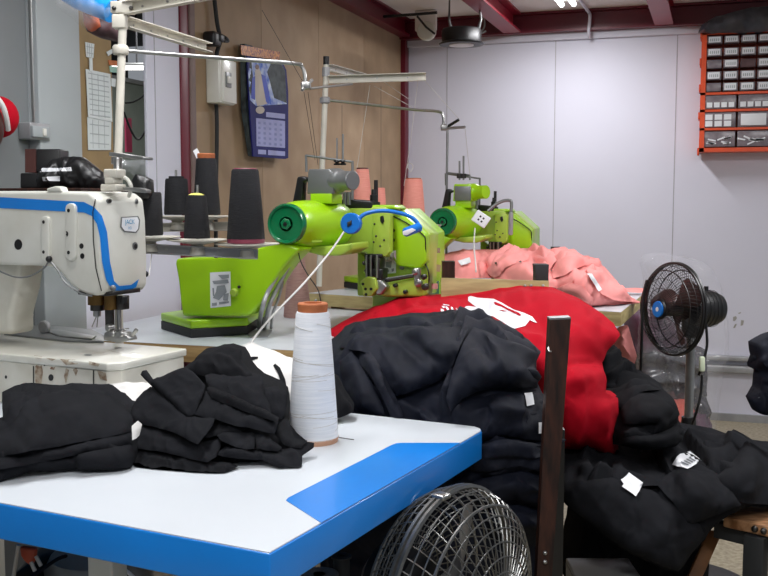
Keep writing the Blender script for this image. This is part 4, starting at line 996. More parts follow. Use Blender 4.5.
    pr([(380, 216.5), (383, 215.5), (384, 221), (382, 224), (380, 221)], Yh-.026, .006, m_black, 'face_slot', .001)
    pr([(389.5, 228), (391, 228), (391, 244), (389.5, 244)], Yh-.01, .02, m_black, 'face_gap', .0)
    mb = MB(); mb.lathe(p(374, 205, Yh+.04), Z_, [(-.005*S, .018*S), (.008*S, .018*S), (.009*S, .012*S), (.028*S, .012*S), (.03*S, .008*S), (.045*S, .007*S)], 16)
    mb.lathe(p(376, 201, Yh+.05), Z_, [(0, .006*S), (.06*S, .006*S)], 10); mb.build('bobbin_post', m_black, t)
    # column: back casting, front cover, right side
    Yc = .42
    colf = pr([(357, 250), (372, 262), (388, 255), (388, 214), (402, 209), (430, 234), (428, 262), (428, 330), (372, 330), (372, 296), (357, 296)], Yc-.05, .10, m_lime2, 'column', .006)
    cov = pr([(389, 214), (396, 211.5), (400, 212), (425.5, 235), (426, 262), (420, 269), (397, 266), (391, 256)], Yc-.085, .05, m_lime, 'front_cover', .009)
    side = pr([(404, 210), (409, 208.5), (446, 237), (427, 235)][0:0] or [(401, 208), (428, 233.5), (428.5, 330), (408, 330)], Yc-.045, .19, m_lime, 'rear_housing', .005)
    if near:
        hbv = bvh(side)
        o_ = decal('side_badge', [[(434, 248), (440, 248), (440, 253), (434, 253)]], m_dgreen, hbv, t)
        decal('side_sticker', [[(433, 264), (441, 265), (440, 272), (433, 271)]], mat('tan_sticker', (170, 150, 110), .6), hbv, t)
        o_ = decal('warning_label', [[(430, 281), (439, 281), (439, 294), (430, 294)]], m_dgreen, hbv, t)
        decal('warning_field', [[(431.3, 283.5), (437.7, 283.5), (437.7, 289), (431.3, 289)]], mat('pale_red_print', (226, 150, 140), .6), hbv, o_, off=.002)
        cvb = bvh(cov)
        decal('brand_plate', [[(388.5, 222), (394, 223), (393.5, 226), (388.5, 225)]], m_dgreen, cvb, t)
        bc = [bvh(colf), cvb, bvh(head)]
        o_ = decal('instruction_label', [[(384, 251.5), (396, 250.5), (396, 273), (384, 274)]], m_label, bc, t)
        for pl in ([(386, 254), (388.5, 254), (388, 260), (386, 259)], [(390, 253), (394, 253), (394, 258), (390, 259)], [(386, 262), (392, 261), (391, 268), (386, 267)], [(385.5, 270), (389, 269.5), (389, 272), (386, 272)], [(391.5, 269), (394, 268), (394, 271), (392, 272)]):
            decal('instruction_drawing', [pl], m_inkmid, bc, o_, off=.002)
    for x, y in ((393, 230.5), (393, 240)): MB().lathe(p(x, y, Yc-.088), Y_, [(0, .0045*S), (.004*S, .0055*S)], 14).build('cover_screw', m_black, t)
    # black groove line over the cover
    mb = MB(); mb.tube(bez([p(389.5, 214.5, Yc-.089), p(404, 221.5, Yc-.09), p(417, 230, Yc-.089), p(424, 236, Yc-.087), p(425.5, 242, Yc-.086), p(425.8, 266, Yc-.07)]), .002*S, 6); mb.build('groove', m_black, t)
    MB().lathe(p(401.5, 267.5, Yc-.055), Y_, [(0, .006*S), (.006*S, .008*S)], 16).build('adjusting_screw', m_steel, t)
    mb = MB(); mb.tube(bez([p(424, 262, Yc-.07), p(428, 270, Yc-.08), p(429, 280, Yc-.075), p(427, 292, Yc-.07)]), .0022*S, 6); mb.build('side_tube', m_black, t)
    # cylinder arm and looper end
    pr([(379, 284.5), (416, 277.5), (424, 277.5), (424, 297), (380, 297)], Yh+.0, .055, m_lime2, 'cylinder_arm', .008)
    MB().tube([p(380, 282, Yh-.004), p(414, 276.5, Yh-.004)], .0035*S, 8).build('arm_rail', m_darksteel, t)
    MB().tube([p(382, 279.5, Yh+.002), p(414, 274.5, Yh+.002)], .003*S, 8).build('arm_rail', m_greymetal, t)
    hexp = [(360.5, 281), (367, 276.5), (375, 278), (377, 289), (371, 296.5), (363, 296.5)]
    pr(hexp, Yh-.045, .06, m_lime2, 'looper_end', .003)
    for x, y in ((363, 284), (365.5, 289), (371, 289), (366, 294.5)): MB().lathe(p(x, y, Yh-.0455), Y_, [(-.001, .0042*S), (.002, .0042*S)], 12).build('looper_hole', m_black, t)
    pr([(373, 279), (381, 280), (387, 287), (381, 295), (376, 295)], Yh-.03, .05, m_steel, 'looper_cover', .004)
    for x, y, r, m in ((415, 272, .009, m_steel), (418, 283, .011, m_steel), (425, 287, .01, m_darksteel), (423.5, 277, .008, m_darksteel), (405, 292, .006, m_black), (395, 285.5, .006, m_black)):
        MB().lathe(p(x, y, Yh-.012), Y_, [(-.004*S, r*.6*S), (-.002*S, r*S), (.012*S, r*S)], 14).build('fitting', m, t)
    pr([(413, 268), (419, 268), (420, 281), (414, 282)], Yh-.01, .02, m_steel, 'lift_bracket', .003)
    # needle bar group
    mb = MB()
    for x0, x1, y0, y1, mt, nm in ((364, 382, 254, 258, m_black, 'clamp_bar'), (364, 372, 258, 270, m_black, 'presser_block'), (373, 380, 258, 275, m_darksteel, 'needle_block'), (366, 383, 269, 280, m_black, 'presser_foot')):
        pr([(x0, y0), (x1, y0), (x1-(1 if nm != 'clamp_bar' else 0), y1), (x0+(1.5 if nm != 'clamp_bar' else 0), y1)], Yh-.03, .05, mt, nm, .003)
    for x in (366.5, 371, 377): MB().tube([p(x, 255, Yh-.034), p(x, 278, Yh-.034)], .0032*S, 8).build('needle_bar', m_steel, t)
    for x, y in ((364, 263), (366, 271), (382, 256.5)): MB().sphere(p(x, y, Yh-.004), .006*S, n=8).build('clamp_screw', m_darksteel, t)
    # pedestal
    def fl(px, py, z): return T(onz(px, py, z))
    z0 = T1+.0008; z1 = T1+.024; z2 = T1+.046
    f = [(onz(161, 329, z0)), (onz(191, 338, z0)), (onz(248, 334.5, z0)), (onz(257, 328, z0))]
    f = f+[f[3]+Vector((-.01, .10, 0)), f[0]+Vector((.03, .12, 0))]
    f = [Vector((max(v.x, XW+.07) if near else v.x, v.y, v.z)) for v in f]
    zb = T(Vector((0, 0, z0))).z
    ZT = (lambda h: zb+h*S)
    def foot(inset, h0, h1, m, name, bev):
        c = sum(f, Vector())/6; q = [T(c+(v-c)*inset) for v in f]
        q = [Vector((v.x, v.y, ZT(h0))) for v in q]; return MB().prism(q, (0, 0, (h1-h0)*S), bev).build(name, m, t)
    foot(1, 0, .024, m_rubber, 'rubber_pad', .002); foot(1.0, .0242, .047, m_lime, 'plinth', .004)
    Yp = f[1].y+.03-Y0
    lo = [(182, 316), (180, 300), (178, 280), (175, 264), (176, 258.5), (232, 256), (254, 250), (272, 242), (286, 243), (300, 249), (293, 256), (283, 267), (273, 282), (265, 297), (256, 309), (248, 316)]
    if near: pts = [T(onY(x, y, Y0+Yp)) for x, y in lo]
    else:
        pts = [T(onY(x, y, Y0+Yp)) for x, y in lo]; pts = [Vector((v.x, v.y, max(v.z, zb+.02))) for v in pts]
        pts[0].z = pts[-1].z = zb+.02; pts[1].z = zb+.06
    ped = MB().prism(pts, Y_*.10*S, .012*S, 4).build('pedestal', m_lime, t, sharp=55)
    if near:
        pbv = bvh(ped)
        o_ = decal('instruction_label', [[(210, 272.5), (230.5, 271.5), (231, 306), (210.5, 308)]], m_label, pbv, t)
        for k, pl in enumerate(([(218, 275), (229, 274.5), (229, 278), (222, 279)], [(212.5, 281), (228, 279.5), (229, 283), (214, 284)], [(217, 286), (225, 285), (227, 292), (219, 300), (213, 298), (216, 292)], [(212.5, 288), (214, 288), (214.5, 296), (213, 296)], [(224, 294), (229, 293), (228, 301), (223, 300)], [(212, 303), (217, 302.5), (217, 305.5), (212, 306)], [(219, 302), (229, 301), (229, 303), (219, 304.5)])):
            decal('instruction_drawing', [pl], m_inkmid, pbv, o_, off=.002)
        oo = MB().lathe(T(onY(234.5, 292.5, Y0+Yp)), Y_, [(-.01, .008), (-.006, .011), (.002, .012)], 18).build('cover_cap', m_lime2, t)
        MB().sphere(T(onY(239, 287, Y0+Yp-.006)), .0045, n=8).build('plug', m_black, t)
        mb = MB(); mb.cyl(onz(198, 318, z2), onz(198, 318, z2)+Vector((0, 0, .002)), .012); mb.build('plinth_bolt', m_greymetal, t)
        for k, (a_, b_, c_, r) in enumerate((((292, 248), (268, 292), (258, 326), .0062), ((298, 248), (276, 290), (263, 327), .0062), ((283, 278), (278, 300), (270, 326), .004))):
            dd = 2.64+k*.03
            MB().tube(bez([W(a_[0], a_[1]-2, dd), W((a_[0]+b_[0])/2+1, (a_[1]+b_[1])/2-2, dd), W(*b_, dd), W((b_[0]+c_[0])/2-1, (b_[1]+c_[1])/2, dd), onz(c_[0]+1, c_[1]+2, T1+.001)]), r, 10).build('steel_tube', m_trim, t)
        mb = MB(); mb.prism([onz(x, y, T1+.0005) for x, y in ((247, 332), (262, 329), (272, 331), (268, 337), (250, 338))], (0, 0, .002)); mb.build('tube_plate', m_trim, t)
        mb = MB(); mb.tube(bez([W(298, 250, 2.62), W(301, 262, 2.63), W(308, 275, 2.64), W(318, 290, 2.66), W(321, 303, 2.68)]), .0016, 6); mb.build('thin_cord', m_darksteel, t)
    return t
lm = lime_machine('near lime green sewing machine with dark green hand wheel and grey motor', ID, 1.0, True)
# the far machine: same make, standing farther back
S2 = .9; O1 = W(286, 224, 2.6); O2 = W(442.5, 222, 3.42); z_ped = T2+.0008
def T2f(p):
    q = O2+(Vector(p)-O1)*S2
    k = (O2.z-z_ped)/((O1.z-(T1+.0008))*S2)
    if q.z < O2.z-.05*S2: q.z = (O2.z-.05*S2)+(q.z-(O2.z-.05*S2))*((O2.z-.05*S2-z_ped)/((O1.z-T1-.0008-.05)*S2))
    return q
lm2 = lime_machine('far lime green sewing machine standing behind the pink clothes', T2f, S2, False)

# clip-on lamps
def gooseneck(label, puck, neck, head, mcol, mneck, mhead, pr_, name='clip_lamp', square=False):
    t = thing(name, label, 'lamp', puck)
    fwd = (CAM-puck).normalized(); rt_ = FWD.cross(UP).normalized()
    if square:
        u = (UP*.8+RIGHT*.55).normalized(); v = fwd.cross(u).normalized()
        MB().box(puck, (pr_*1.5, pr_*1.9, .022), (u, v, fwd), .003).build('battery_box', mcol, t)
        for i in (-1, 1):
            for j in (-1, 1): MB().box(puck+fwd*.011+u*i*pr_*.22+v*j*pr_*.22, (.006, .006, .002), (u, v, fwd)).build('button', m_black, t)
    else:
        MB().lathe(puck-fwd*.012, fwd+RIGHT*-.25, [(0, pr_*.96), (.004, pr_), (.02, pr_), (.024, pr_*.9)], 32).build('magnet_base', mcol, t)
        MB().box(puck+fwd*.0125+RIGHT*-.008, (.012, .012, .003), (RIGHT+UP*.5, UP, fwd), .001).build('switch', m_black, t)
    MB().tube(bez(neck, 8), .0055, 10).build('gooseneck', mneck, t)
    a, b, r = head
    MB().lathe(a, (b-a), [(0, r*.6), (.004, r), ((b-a).length-.004, r), ((b-a).length, r*.7)], 16).build('lamp_head', mhead, t)
    return t, a, b, r
dl = 2.6
t, a, b, r = gooseneck('bright blue gooseneck lamp on the near lime machine', W(352.5, 223.5, dl),
    [W(359, 219, dl), W(365, 214, dl), W(378, 211, dl), W(392, 211.5, dl), W(408, 215.5, dl), W(416, 221, dl), W(419, 226, dl)],
    (W(421, 226.5, dl), W(404, 233, dl-.02), .012), m_bluep, m_bluep, m_bluep, .0275)
ax = (b-a).normalized(); MB().prism([W(402.5, 231.5, dl-.03), W(412, 228, dl-.03), W(416, 230, dl-.03), (W(407, 235.5, dl-.03)), W(403, 235, dl-.03)], HF*.004, .001).build('lens', m_lens, t)
mb = MB(); mb.tube(bez([W(344.5, 231, dl), W(330, 252, 2.55), W(305, 282, 2.45), W(280, 308, 2.35), W(262, 328, 2.2), W(252, 342, 2.1), W(249, 351, 2.02)]), .0026, 8)
tag(mb.build('usb_cable', m_whitecloth), 'white cable stretching down from the blue lamp to the black cut pieces', 'cable')
dl = 3.35
gooseneck('white and grey gooseneck lamp on the far lime machine', W(481, 219, dl),
    [W(488, 211, dl), W(495, 205, dl), W(503, 201, dl), (W(510, 200.5, dl)), W(511.5, 204, dl), W(511, 212, dl)],
    (W(511, 212, dl), W(510.5, 235, dl), .008), m_label, m_greymetal, m_trim, .028, square=True)
mb = MB(); mb.tube(bez([W(475, 228, dl), W(474, 245, dl-.02), W(475.5, 262, dl-.06), W(476, 272, dl-.1)]), .0026, 6)
tag(mb.build('cable', m_whitecloth), 'thin white cable hanging from the white lamp to the pink clothes', 'cable')

# ================================================================== CLOTHES AND CUT PIECES
def cr(x0, y0, s, pts): return [((x0+p[0]/s), (y0+p[1]/s))+tuple(p[2:]) for p in pts]
def dz(px, py, z): return (onz(px, py, z)-CAM).dot(FWD)
# ---- black stack at the left of the front table
o = cloth('folded_fabric', [(-14, 426, 1.60), (3, 421, 1.60), (2, 392, 1.75), (20, 390, 1.77), (39, 391, 1.78), (70, 390, 1.78), (103, 392, 1.78), (122, 398, 1.74), (131, 408, 1.68), (134, 428, 1.56), (133, 450, 1.50), (130, 468, 1.475), (100, 468, 1.465), (77, 470, 1.455), (50, 471, 1.445), (26, 473, 1.43), (0, 481, 1.40), (-14, 484, 1.39)], m_blackknit,
    ctrl=[(60, 410, 1.60), (60, 440, 1.49), (20, 420, 1.58), (20, 450, 1.455), (105, 420, 1.58), (105, 445, 1.51)],
    folds=[('l', [(0, 424), (10, 412), (24, 404), (34, 398), (60, 396), (100, 397), (128, 410)], .012, 16), ('l', [(-10, 448), (20, 440), (60, 433), (100, 428), (132, 428)], .006, 8),
           ('l', [(-10, 462), (20, 452), (70, 446), (132, 441)], .008, 7), ('l', [(75, 464), (74, 455), (86, 448), (132, 450)], .009, 6), ('l', [(-10, 472), (30, 463), (80, 460), (130, 460)], .006, 5),
           ('r', [(-10, 440), (10, 425), (30, 405)], .008, 5), ('r', [(22, 440), (70, 418), (110, 405)], .004, 7), ('r', [(10, 460), (60, 426), (90, 410)], .004, 5)],
    vol=.06, edge=.02, ew=4, na=.003, ns=4, seed=21, res=2.6, floorz=TZ+.001)
tag(o, 'folded black fabric stack at the left end of the front white table', 'fabric')
for k_, (pl, lf, fo) in enumerate((([(-12, 458), (43, 452), (86, 443), (131, 433), (131, 443), (86, 453), (43, 462), (-12, 471)], .006, []), ([(75, 459), (78, 455), (130, 446), (131, 467), (78, 470)], .009, []),
    ([(9, 428), (26, 402), (39, 395), (103, 395), (129, 408), (131, 431), (86, 441), (43, 449), (9, 455), (-12, 458), (-12, 436)], .010, [('r', [(20, 440), (70, 420), (120, 412)], .003, 14)]))):
    flap('folded_fabric', o, pl, lf, m_blackknit, fo, seed=230+k_, na=.0015)
# white pieces behind / between
o = cloth('white_fabric_scrap', [(98, 398, 1.75), (103, 388, 1.82), (118, 386, 1.82), (146, 388, 1.8), (152, 395, 1.76), (140, 402, 1.7), (124, 404, 1.7), (106, 403, 1.72)], m_whitecloth, vol=.04, edge=.01, na=.004, seed=22, floorz=TZ+.001,
    folds=[('l', [(104, 394), (125, 392), (148, 394)], .008, 5)])
tag(o, 'small white fabric scrap behind the two black fabric piles', 'fabric')
o = cloth('white_fabric_scrap', [(131, 427, 1.5), (134, 424, 1.52), (138, 427, 1.52), (136, 438, 1.5), (132, 440, 1.49)], m_whitecloth, vol=.02, edge=.003, na=.002, seed=23, floorz=TZ+.001)
tag(o, 'sliver of white fabric showing between the two black piles', 'fabric')
wcl = cloth('white_bundle', [(236, 352, 2.0), (246, 348, 2.0), (256, 352, 1.98), (270, 357, 1.96), (282, 364, 1.94), (296, 366, 1.94), (296, 395, 1.84), (288, 402, 1.8), (262, 400, 1.8), (244, 385, 1.86)], m_whitecloth,
    ctrl=[(264, 375, 1.83)], vol=.08, edge=.02, ew=5, na=.004, seed=24, floorz=TZ+.001, folds=[('l', [(244, 384), (262, 380), (286, 390)], .006, 8)])
tag(wcl, 'white padded bundle with black straps behind the cut pieces and the cone', 'bundle')
decal('black_strap', [[(242, 360), (252, 357), (258, 357), (258, 359), (250, 361), (242, 363)], [(275, 364), (280, 368), (285, 380), (286, 386), (283, 391), (281, 384), (278, 374), (273, 366)]], m_blackcloth, BV['white_bundle'], wcl, off=.003, th=.002)

# ---- the heap of black cut pieces
def DP(px, py): return 1.462+(1.76-1.462)*(475-py)/130.0+ .0012*abs(px-225)*.3
core = cloth('fabric_pile', [(x, y, DP(x, y)+.025) for x, y in cr(120, 340, 3.657, [(30, 300), (70, 215), (110, 185), (200, 130), (270, 90), (290, 62), (390, 35), (435, 50), (480, 130), (600, 200), (610, 290), (690, 385), (655, 465), (560, 465), (430, 470), (260, 495), (60, 485), (40, 450), (30, 380)])], m_blackcloth,
    vol=.08, edge=.03, ew=6, na=.006, seed=25, floorz=TZ+.001)
tag(core, 'lowest black pieces filling the heap in front of the white cone', 'fabric')
pieces = [
 ('bottom piece of the black heap, its edge flat along the white table', [(40, 400), (150, 410), (320, 445), (430, 465), (380, 492), (240, 502), (60, 488), (35, 460)], 0, [('l', [(95, 425), (200, 450), (330, 462)], .006, 5)]),
 ('black piece at the lower right of the heap, reaching towards the cone', [(350, 420), (380, 395), (490, 400), (580, 405), (650, 390), (690, 374), (709, 382), (706, 395), (665, 425), (662, 472), (580, 468), (520, 440), (420, 435)], 1, [('l', [(350, 415), (450, 412), (540, 430), (620, 440)], .006, 5), ('r', [(590, 410), (640, 430), (660, 460)], .005, 4)]),
 ('black piece lying flat in the lower left of the heap', [(30, 385), (70, 320), (120, 318), (285, 380), (370, 365), (350, 430), (320, 448), (150, 410), (40, 395)], 1.6, [('l', [(40, 392), (150, 402), (300, 436)], .004, 3), ('r', [(60, 350), (200, 390), (320, 420)], .003, 8)]),
 ('black piece tucked under the white cone side of the heap', [(565, 345), (600, 285), (618, 300), (628, 340), (640, 366), (682, 370), (660, 397), (600, 385)], 1.5, []),
 ('small black piece curled at the right middle of the heap', [(495, 348), (525, 350), (590, 398), (578, 409), (500, 397)], 2.2, []),
 ('short rounded black piece in the middle of the heap', [(355, 352), (400, 335), (465, 330), (500, 345), (490, 400), (430, 395), (370, 370)], 2.4, [('r', [(370, 360), (430, 345), (490, 350)], .003, 5)]),
 ('thin dark wedge of fabric in the middle of the heap', [(300, 362), (345, 308), (400, 300), (475, 325), (440, 334), (360, 350)], 2.6, []),
 ('black piece at the upper right of the heap with frayed dark edge', [(520, 182), (545, 176), (572, 172), (590, 188), (612, 190), (607, 250), (602, 282), (590, 292), (555, 268), (530, 225)], 1.6, [('r', [(560, 180), (575, 240), (590, 280)], .005, 4)]),
 ('darkest black piece on the left of the heap with a wide triangular shape', [(25, 302), (45, 255), (60, 220), (85, 190), (110, 175), (125, 178), (250, 283), (345, 290), (340, 310), (315, 345), (285, 382), (200, 340), (120, 318), (40, 310)], 3.2, [('r', [(40, 290), (160, 300), (290, 350)], .003, 10), ('r', [(120, 190), (200, 260), (250, 290)], .004, 8)]),
 ('black piece at the very top of the heap, bent over like a peak', [(245, 118), (265, 85), (285, 58), (345, 45), (370, 28), (400, 24), (445, 40), (440, 75), (470, 112), (482, 130), (440, 150), (310, 132)], 2.4, [('l', [(345, 45), (400, 70), (470, 130)], .006, 8), ('r', [(270, 90), (330, 100), (420, 130)], .004, 8)]),
 ('broad black piece right of the peak, folded towards the cone', [(310, 132), (330, 124), (420, 134), (482, 124), (508, 128), (518, 140), (527, 200), (552, 266), (480, 240), (360, 195), (325, 180)], 3.2, [('l', [(340, 150), (430, 170), (530, 210)], .004, 8)]),
 ('long black piece lying diagonally across the middle of the heap', [(275, 272), (310, 190), (330, 198), (480, 262), (577, 305), (565, 345), (480, 325), (420, 315), (345, 290)], 4.2, [('r', [(290, 270), (400, 290), (550, 330)], .004, 10)]),
 ('rolled black strip lying diagonally over the heap', [(317, 176), (335, 172), (360, 185), (470, 235), (580, 288), (577, 303), (450, 262), (335, 212)], 5.4, [('r', [(322, 190), (450, 245), (575, 296)], .008, 4)]),
 ('black piece with a pointed tip sticking out at the upper left of the heap', [(76, 128), (82, 116), (95, 114), (118, 146), (180, 125), (225, 108), (240, 105), (262, 118), (310, 170), (300, 205), (276, 268), (250, 283), (200, 240), (120, 172)], 4.6, [('l', [(90, 125), (150, 185), (250, 270)], -.0, 6), ('r', [(90, 125), (150, 180), (240, 262)], .006, 4), ('r', [(180, 130), (240, 190), (270, 240)], .003, 9)]),
]
random.seed(5)
for k, (lab, pts, lay, folds) in enumerate(pieces):
    P = cr(120, 340, 3.657, pts)
    cxm = sum(p[0] for p in P)/len(P); cym = sum(p[1] for p in P)/len(P); tx = random.uniform(-.0005, .0005); ty = random.uniform(-.0006, .0003)
    if lay < 2: ty = -.0001; tx = 0
    P = [(x, y, DP(x, y)-lay*.0095+(x-cxm)*tx+(y-cym)*ty) for x, y in P]
    fd = [(f[0], [(120+a/3.657, 340+b/3.657) for a, b in f[1]], f[2], f[3]) for f in folds if f[2]]
    o = cloth('cut_fabric_piece', P, m_blackknit if k % 3 else m_blackcloth, folds=fd, fa=1.1, thick=.006, edge=.004, ew=1.8, na=.0032, ns=5, seed=30+k, res=2.2, wav=.7, floorz=TZ+.002+.0005*k)
    tag(o, lab, 'fabric', 'black cut pieces heaped on the white table')

# ---- red cloth
red = cloth('red_cloth', [(330, 331, 2.70), (345, 324, 2.72), (357, 317, 2.74), (382, 306, 2.76), (402, 300, 2.8), (420, 298, 2.80), (445, 297, 2.82), (461, 293, 2.82), (478, 290, 2.80), (492, 288.5, 2.78), (524, 288, 2.74), (555, 290, 2.70), (577, 299, 2.66), (596, 310, 2.62), (614, 324, 2.56), (619.5, 336, 2.5), (606, 351, 2.46), (601, 363, 2.44), (605, 380, 2.4), (604, 394, 2.4), (613, 395, 2.4), (621, 398, 2.42), (621, 412, 2.42), (619, 436, 2.42), (615, 460, 2.42), (600, 456, 2.40), (580, 450, 2.34), (556, 445, 2.3), (548, 420, 2.26), (540, 385, 2.25), (525, 362, 2.26), (480, 350, 2.34), (430, 345, 2.46), (380, 345, 2.56), (345, 350, 2.62), (333, 348, 2.66)], m_red,
    ctrl=[(500, 310, 2.58), (540, 320, 2.48), (560, 345, 2.36), (570, 380, 2.28), (580, 410, 2.28), (440, 315, 2.62), (400, 320, 2.66), (560, 305, 2.58), (590, 335, 2.45), (480, 330, 2.46)],
    folds=[('l', [(372, 335), (374, 325), (388, 316), (402, 312)], .02, 9), ('l', [(340, 336), (368, 322), (400, 308)], .012, 8), ('r', [(402, 312), (425, 307), (460, 308)], .012, 8), ('r', [(378, 340), (395, 326), (425, 318)], .014, 6),
           ('r', [(420, 322), (450, 330), (500, 348)], .01, 7), ('r', [(500, 345), (520, 341), (545, 343)], .012, 6), ('l', [(562, 375), (575, 368), (602, 366)], .018, 14), ('r', [(585, 372), (590, 400), (584, 440)], .02, 10),
           ('r', [(530, 300), (560, 318), (600, 330)], .006, 16), ('r', [(500, 296), (560, 300), (590, 318)], .006, 9), ('r', [(575, 330), (560, 350), (550, 372)], .01, 12)],
    vol=.05, edge=.05, ew=8, na=.007, ns=2, seed=50, res=3)
tag(red, 'red cloth with white print spread over the wooden frame', 'cloth')
for k_, (pl, lf, fo) in enumerate((
    ([(334, 333), (357, 318.5), (384, 307.5), (376, 318), (372, 334), (352, 345), (334, 346)], .014, [('r', [(340, 338), (358, 328), (376, 314)], .008, 5)]),
    ([(372, 338), (375, 324), (402, 311), (430, 305), (458, 309), (448, 316), (424, 318), (400, 326), (386, 342)], .016, [('r', [(380, 334), (396, 320), (440, 309)], .01, 5)]),
    ([(560, 374), (575, 367), (602, 365.5), (604, 392), (612, 396), (620, 399), (620.5, 412), (618, 436), (614, 459), (598, 455), (572, 449), (558, 445), (561, 410)], .02, [('r', [(578, 372), (582, 405), (574, 446)], .014, 9), ('r', [(606, 398), (602, 425), (604, 455)], .012, 7)]))):
    flap('red_cloth', red, pl, lf, m_red, fo, seed=180+k_)
lg = cr(440, 280, 6.4, [(180, 112), (190, 105), (205, 105), (240, 115), (345, 122), (400, 150), (470, 190), (540, 213), (590, 236), (620, 276), (600, 270), (575, 258), (545, 295), (480, 313), (460, 308), (400, 270), (340, 235), (290, 222), (200, 210), (155, 184), (165, 170), (185, 168), (232, 174), (205, 155), (180, 135)])
lo_ = decal('leaping_animal_mark', [lg], m_print, STK['red_cloth'], red, off=.003, res=2.2)
decal('mark_gap', [cr(440, 280, 6.4, [(345, 147), (352, 143), (380, 153), (440, 185), (500, 210), (521, 228), (508, 232), (490, 222), (450, 203), (390, 172), (352, 160)]), cr(440, 280, 6.4, [(372, 193), (400, 195), (430, 203), (410, 204)])], m_red, STK['red_cloth'], lo_, off=.005, res=2)
for pl in ([(10, 170), (30, 165), (50, 175), (58, 190), (52, 205), (38, 205), (44, 192), (35, 178), (22, 182)], [(5, 185), (22, 190), (30, 205), (14, 208), (4, 200)], [(20, 155), (60, 162), (60, 167), (20, 160)], [(68, 172), (80, 176), (88, 198), (104, 204), (106, 220), (84, 214), (72, 200)], [(100, 180), (112, 182), (120, 222), (106, 220)], [(132, 200), (146, 196), (168, 214), (164, 225), (150, 214), (146, 224), (134, 222)]):
    decal('lettering', [cr(440, 280, 6.4, pl)], m_print, STK['red_cloth'], red, off=.003, res=1.6)

# ---- navy heap in front
navy = cloth('navy_garments', [(326, 352, 2.1), (336, 344, 2.12), (342, 337, 2.16), (361, 331, 2.2), (386, 327, 2.24), (405, 324, 2.26), (424, 322, 2.26), (445, 320.5, 2.24), (461, 320, 2.22), (474, 322, 2.18), (486, 328, 2.14), (505, 336, 2.1), (530, 346, 2.04), (540, 352, 2.0), (536, 362, 1.96), (536, 384, 1.92), (546, 400, 1.9), (551, 425, 1.88), (559, 447, 1.88), (561, 475, 1.88), (557, 510, 1.9), (550, 545, 1.9), (546, 600, 1.9), (430, 610, 1.86), (330, 610, 1.84), (318, 500, 1.84), (322, 420, 1.95)], m_navy,
    ctrl=[(345, 360, 2.05), (345, 400, 1.98), (400, 350, 2.06), (440, 345, 2.05), (400, 400, 1.9), (450, 400, 1.84), (500, 370, 1.92), (500, 420, 1.82), (520, 460, 1.82), (500, 520, 1.82), (420, 480, 1.83), (380, 520, 1.83), (470, 560, 1.82)],
    folds=[('l', [(340, 360), (352, 352), (362, 350), (376, 365), (386, 385), (392, 400), (402, 420)], .03, 14), ('l', [(402, 422), (396, 402), (388, 388), (378, 368), (364, 352)], .016, 5),
           ('r', [(345, 348), (380, 340), (420, 345), (458, 362)], .014, 10), ('l', [(458, 362), (448, 374), (420, 388), (394, 396)], .03, 14), ('l', [(442, 420), (446, 395), (452, 372), (462, 340), (474, 322)], .03, 16),
           ('l', [(538, 388), (500, 387), (478, 390), (462, 397)], .035, 18), ('r', [(480, 325), (490, 345), (502, 358), (498, 372)], .018, 6), ('r', [(500, 362), (505, 366), (500, 372)], .012, 5),
           ('l', [(484, 322), (500, 340), (520, 350), (540, 354)], .02, 10), ('r', [(430, 350), (440, 360), (456, 365)], .012, 5), ('r', [(410, 350), (430, 338), (470, 330)], .01, 8),
           ('l', [(480, 448), (500, 440), (530, 445), (552, 440)], .025, 9), ('l', [(470, 420), (500, 412), (540, 416)], .018, 8), ('l', [(480, 470), (510, 460), (550, 466)], .025, 9), ('l', [(470, 495), (505, 485), (552, 492)], .025, 9),
           ('l', [(480, 520), (510, 512), (548, 520)], .025, 8), ('r', [(520, 395), (516, 415), (522, 440)], .016, 4), ('r', [(500, 395), (498, 420), (490, 450)], .014, 5), ('r', [(536, 400), (540, 430), (548, 470)], .014, 5),
           ('l', [(440, 470), (455, 480), (475, 470)], .02, 8), ('r', [(545, 480), (540, 510), (542, 545)], .015, 5), ('r', [(500, 500), (510, 530), (505, 560)], .015, 6), ('l', [(400, 400), (420, 410), (440, 425)], .012, 9),
           ('r', [(350, 365), (360, 385), (362, 410)], .012, 8)],
    vol=.18, edge=.06, ew=9, na=.006, ns=3, seed=60, res=3)
tag(navy, 'large dark navy heap of garments between the front table and the red cloth', 'garments')
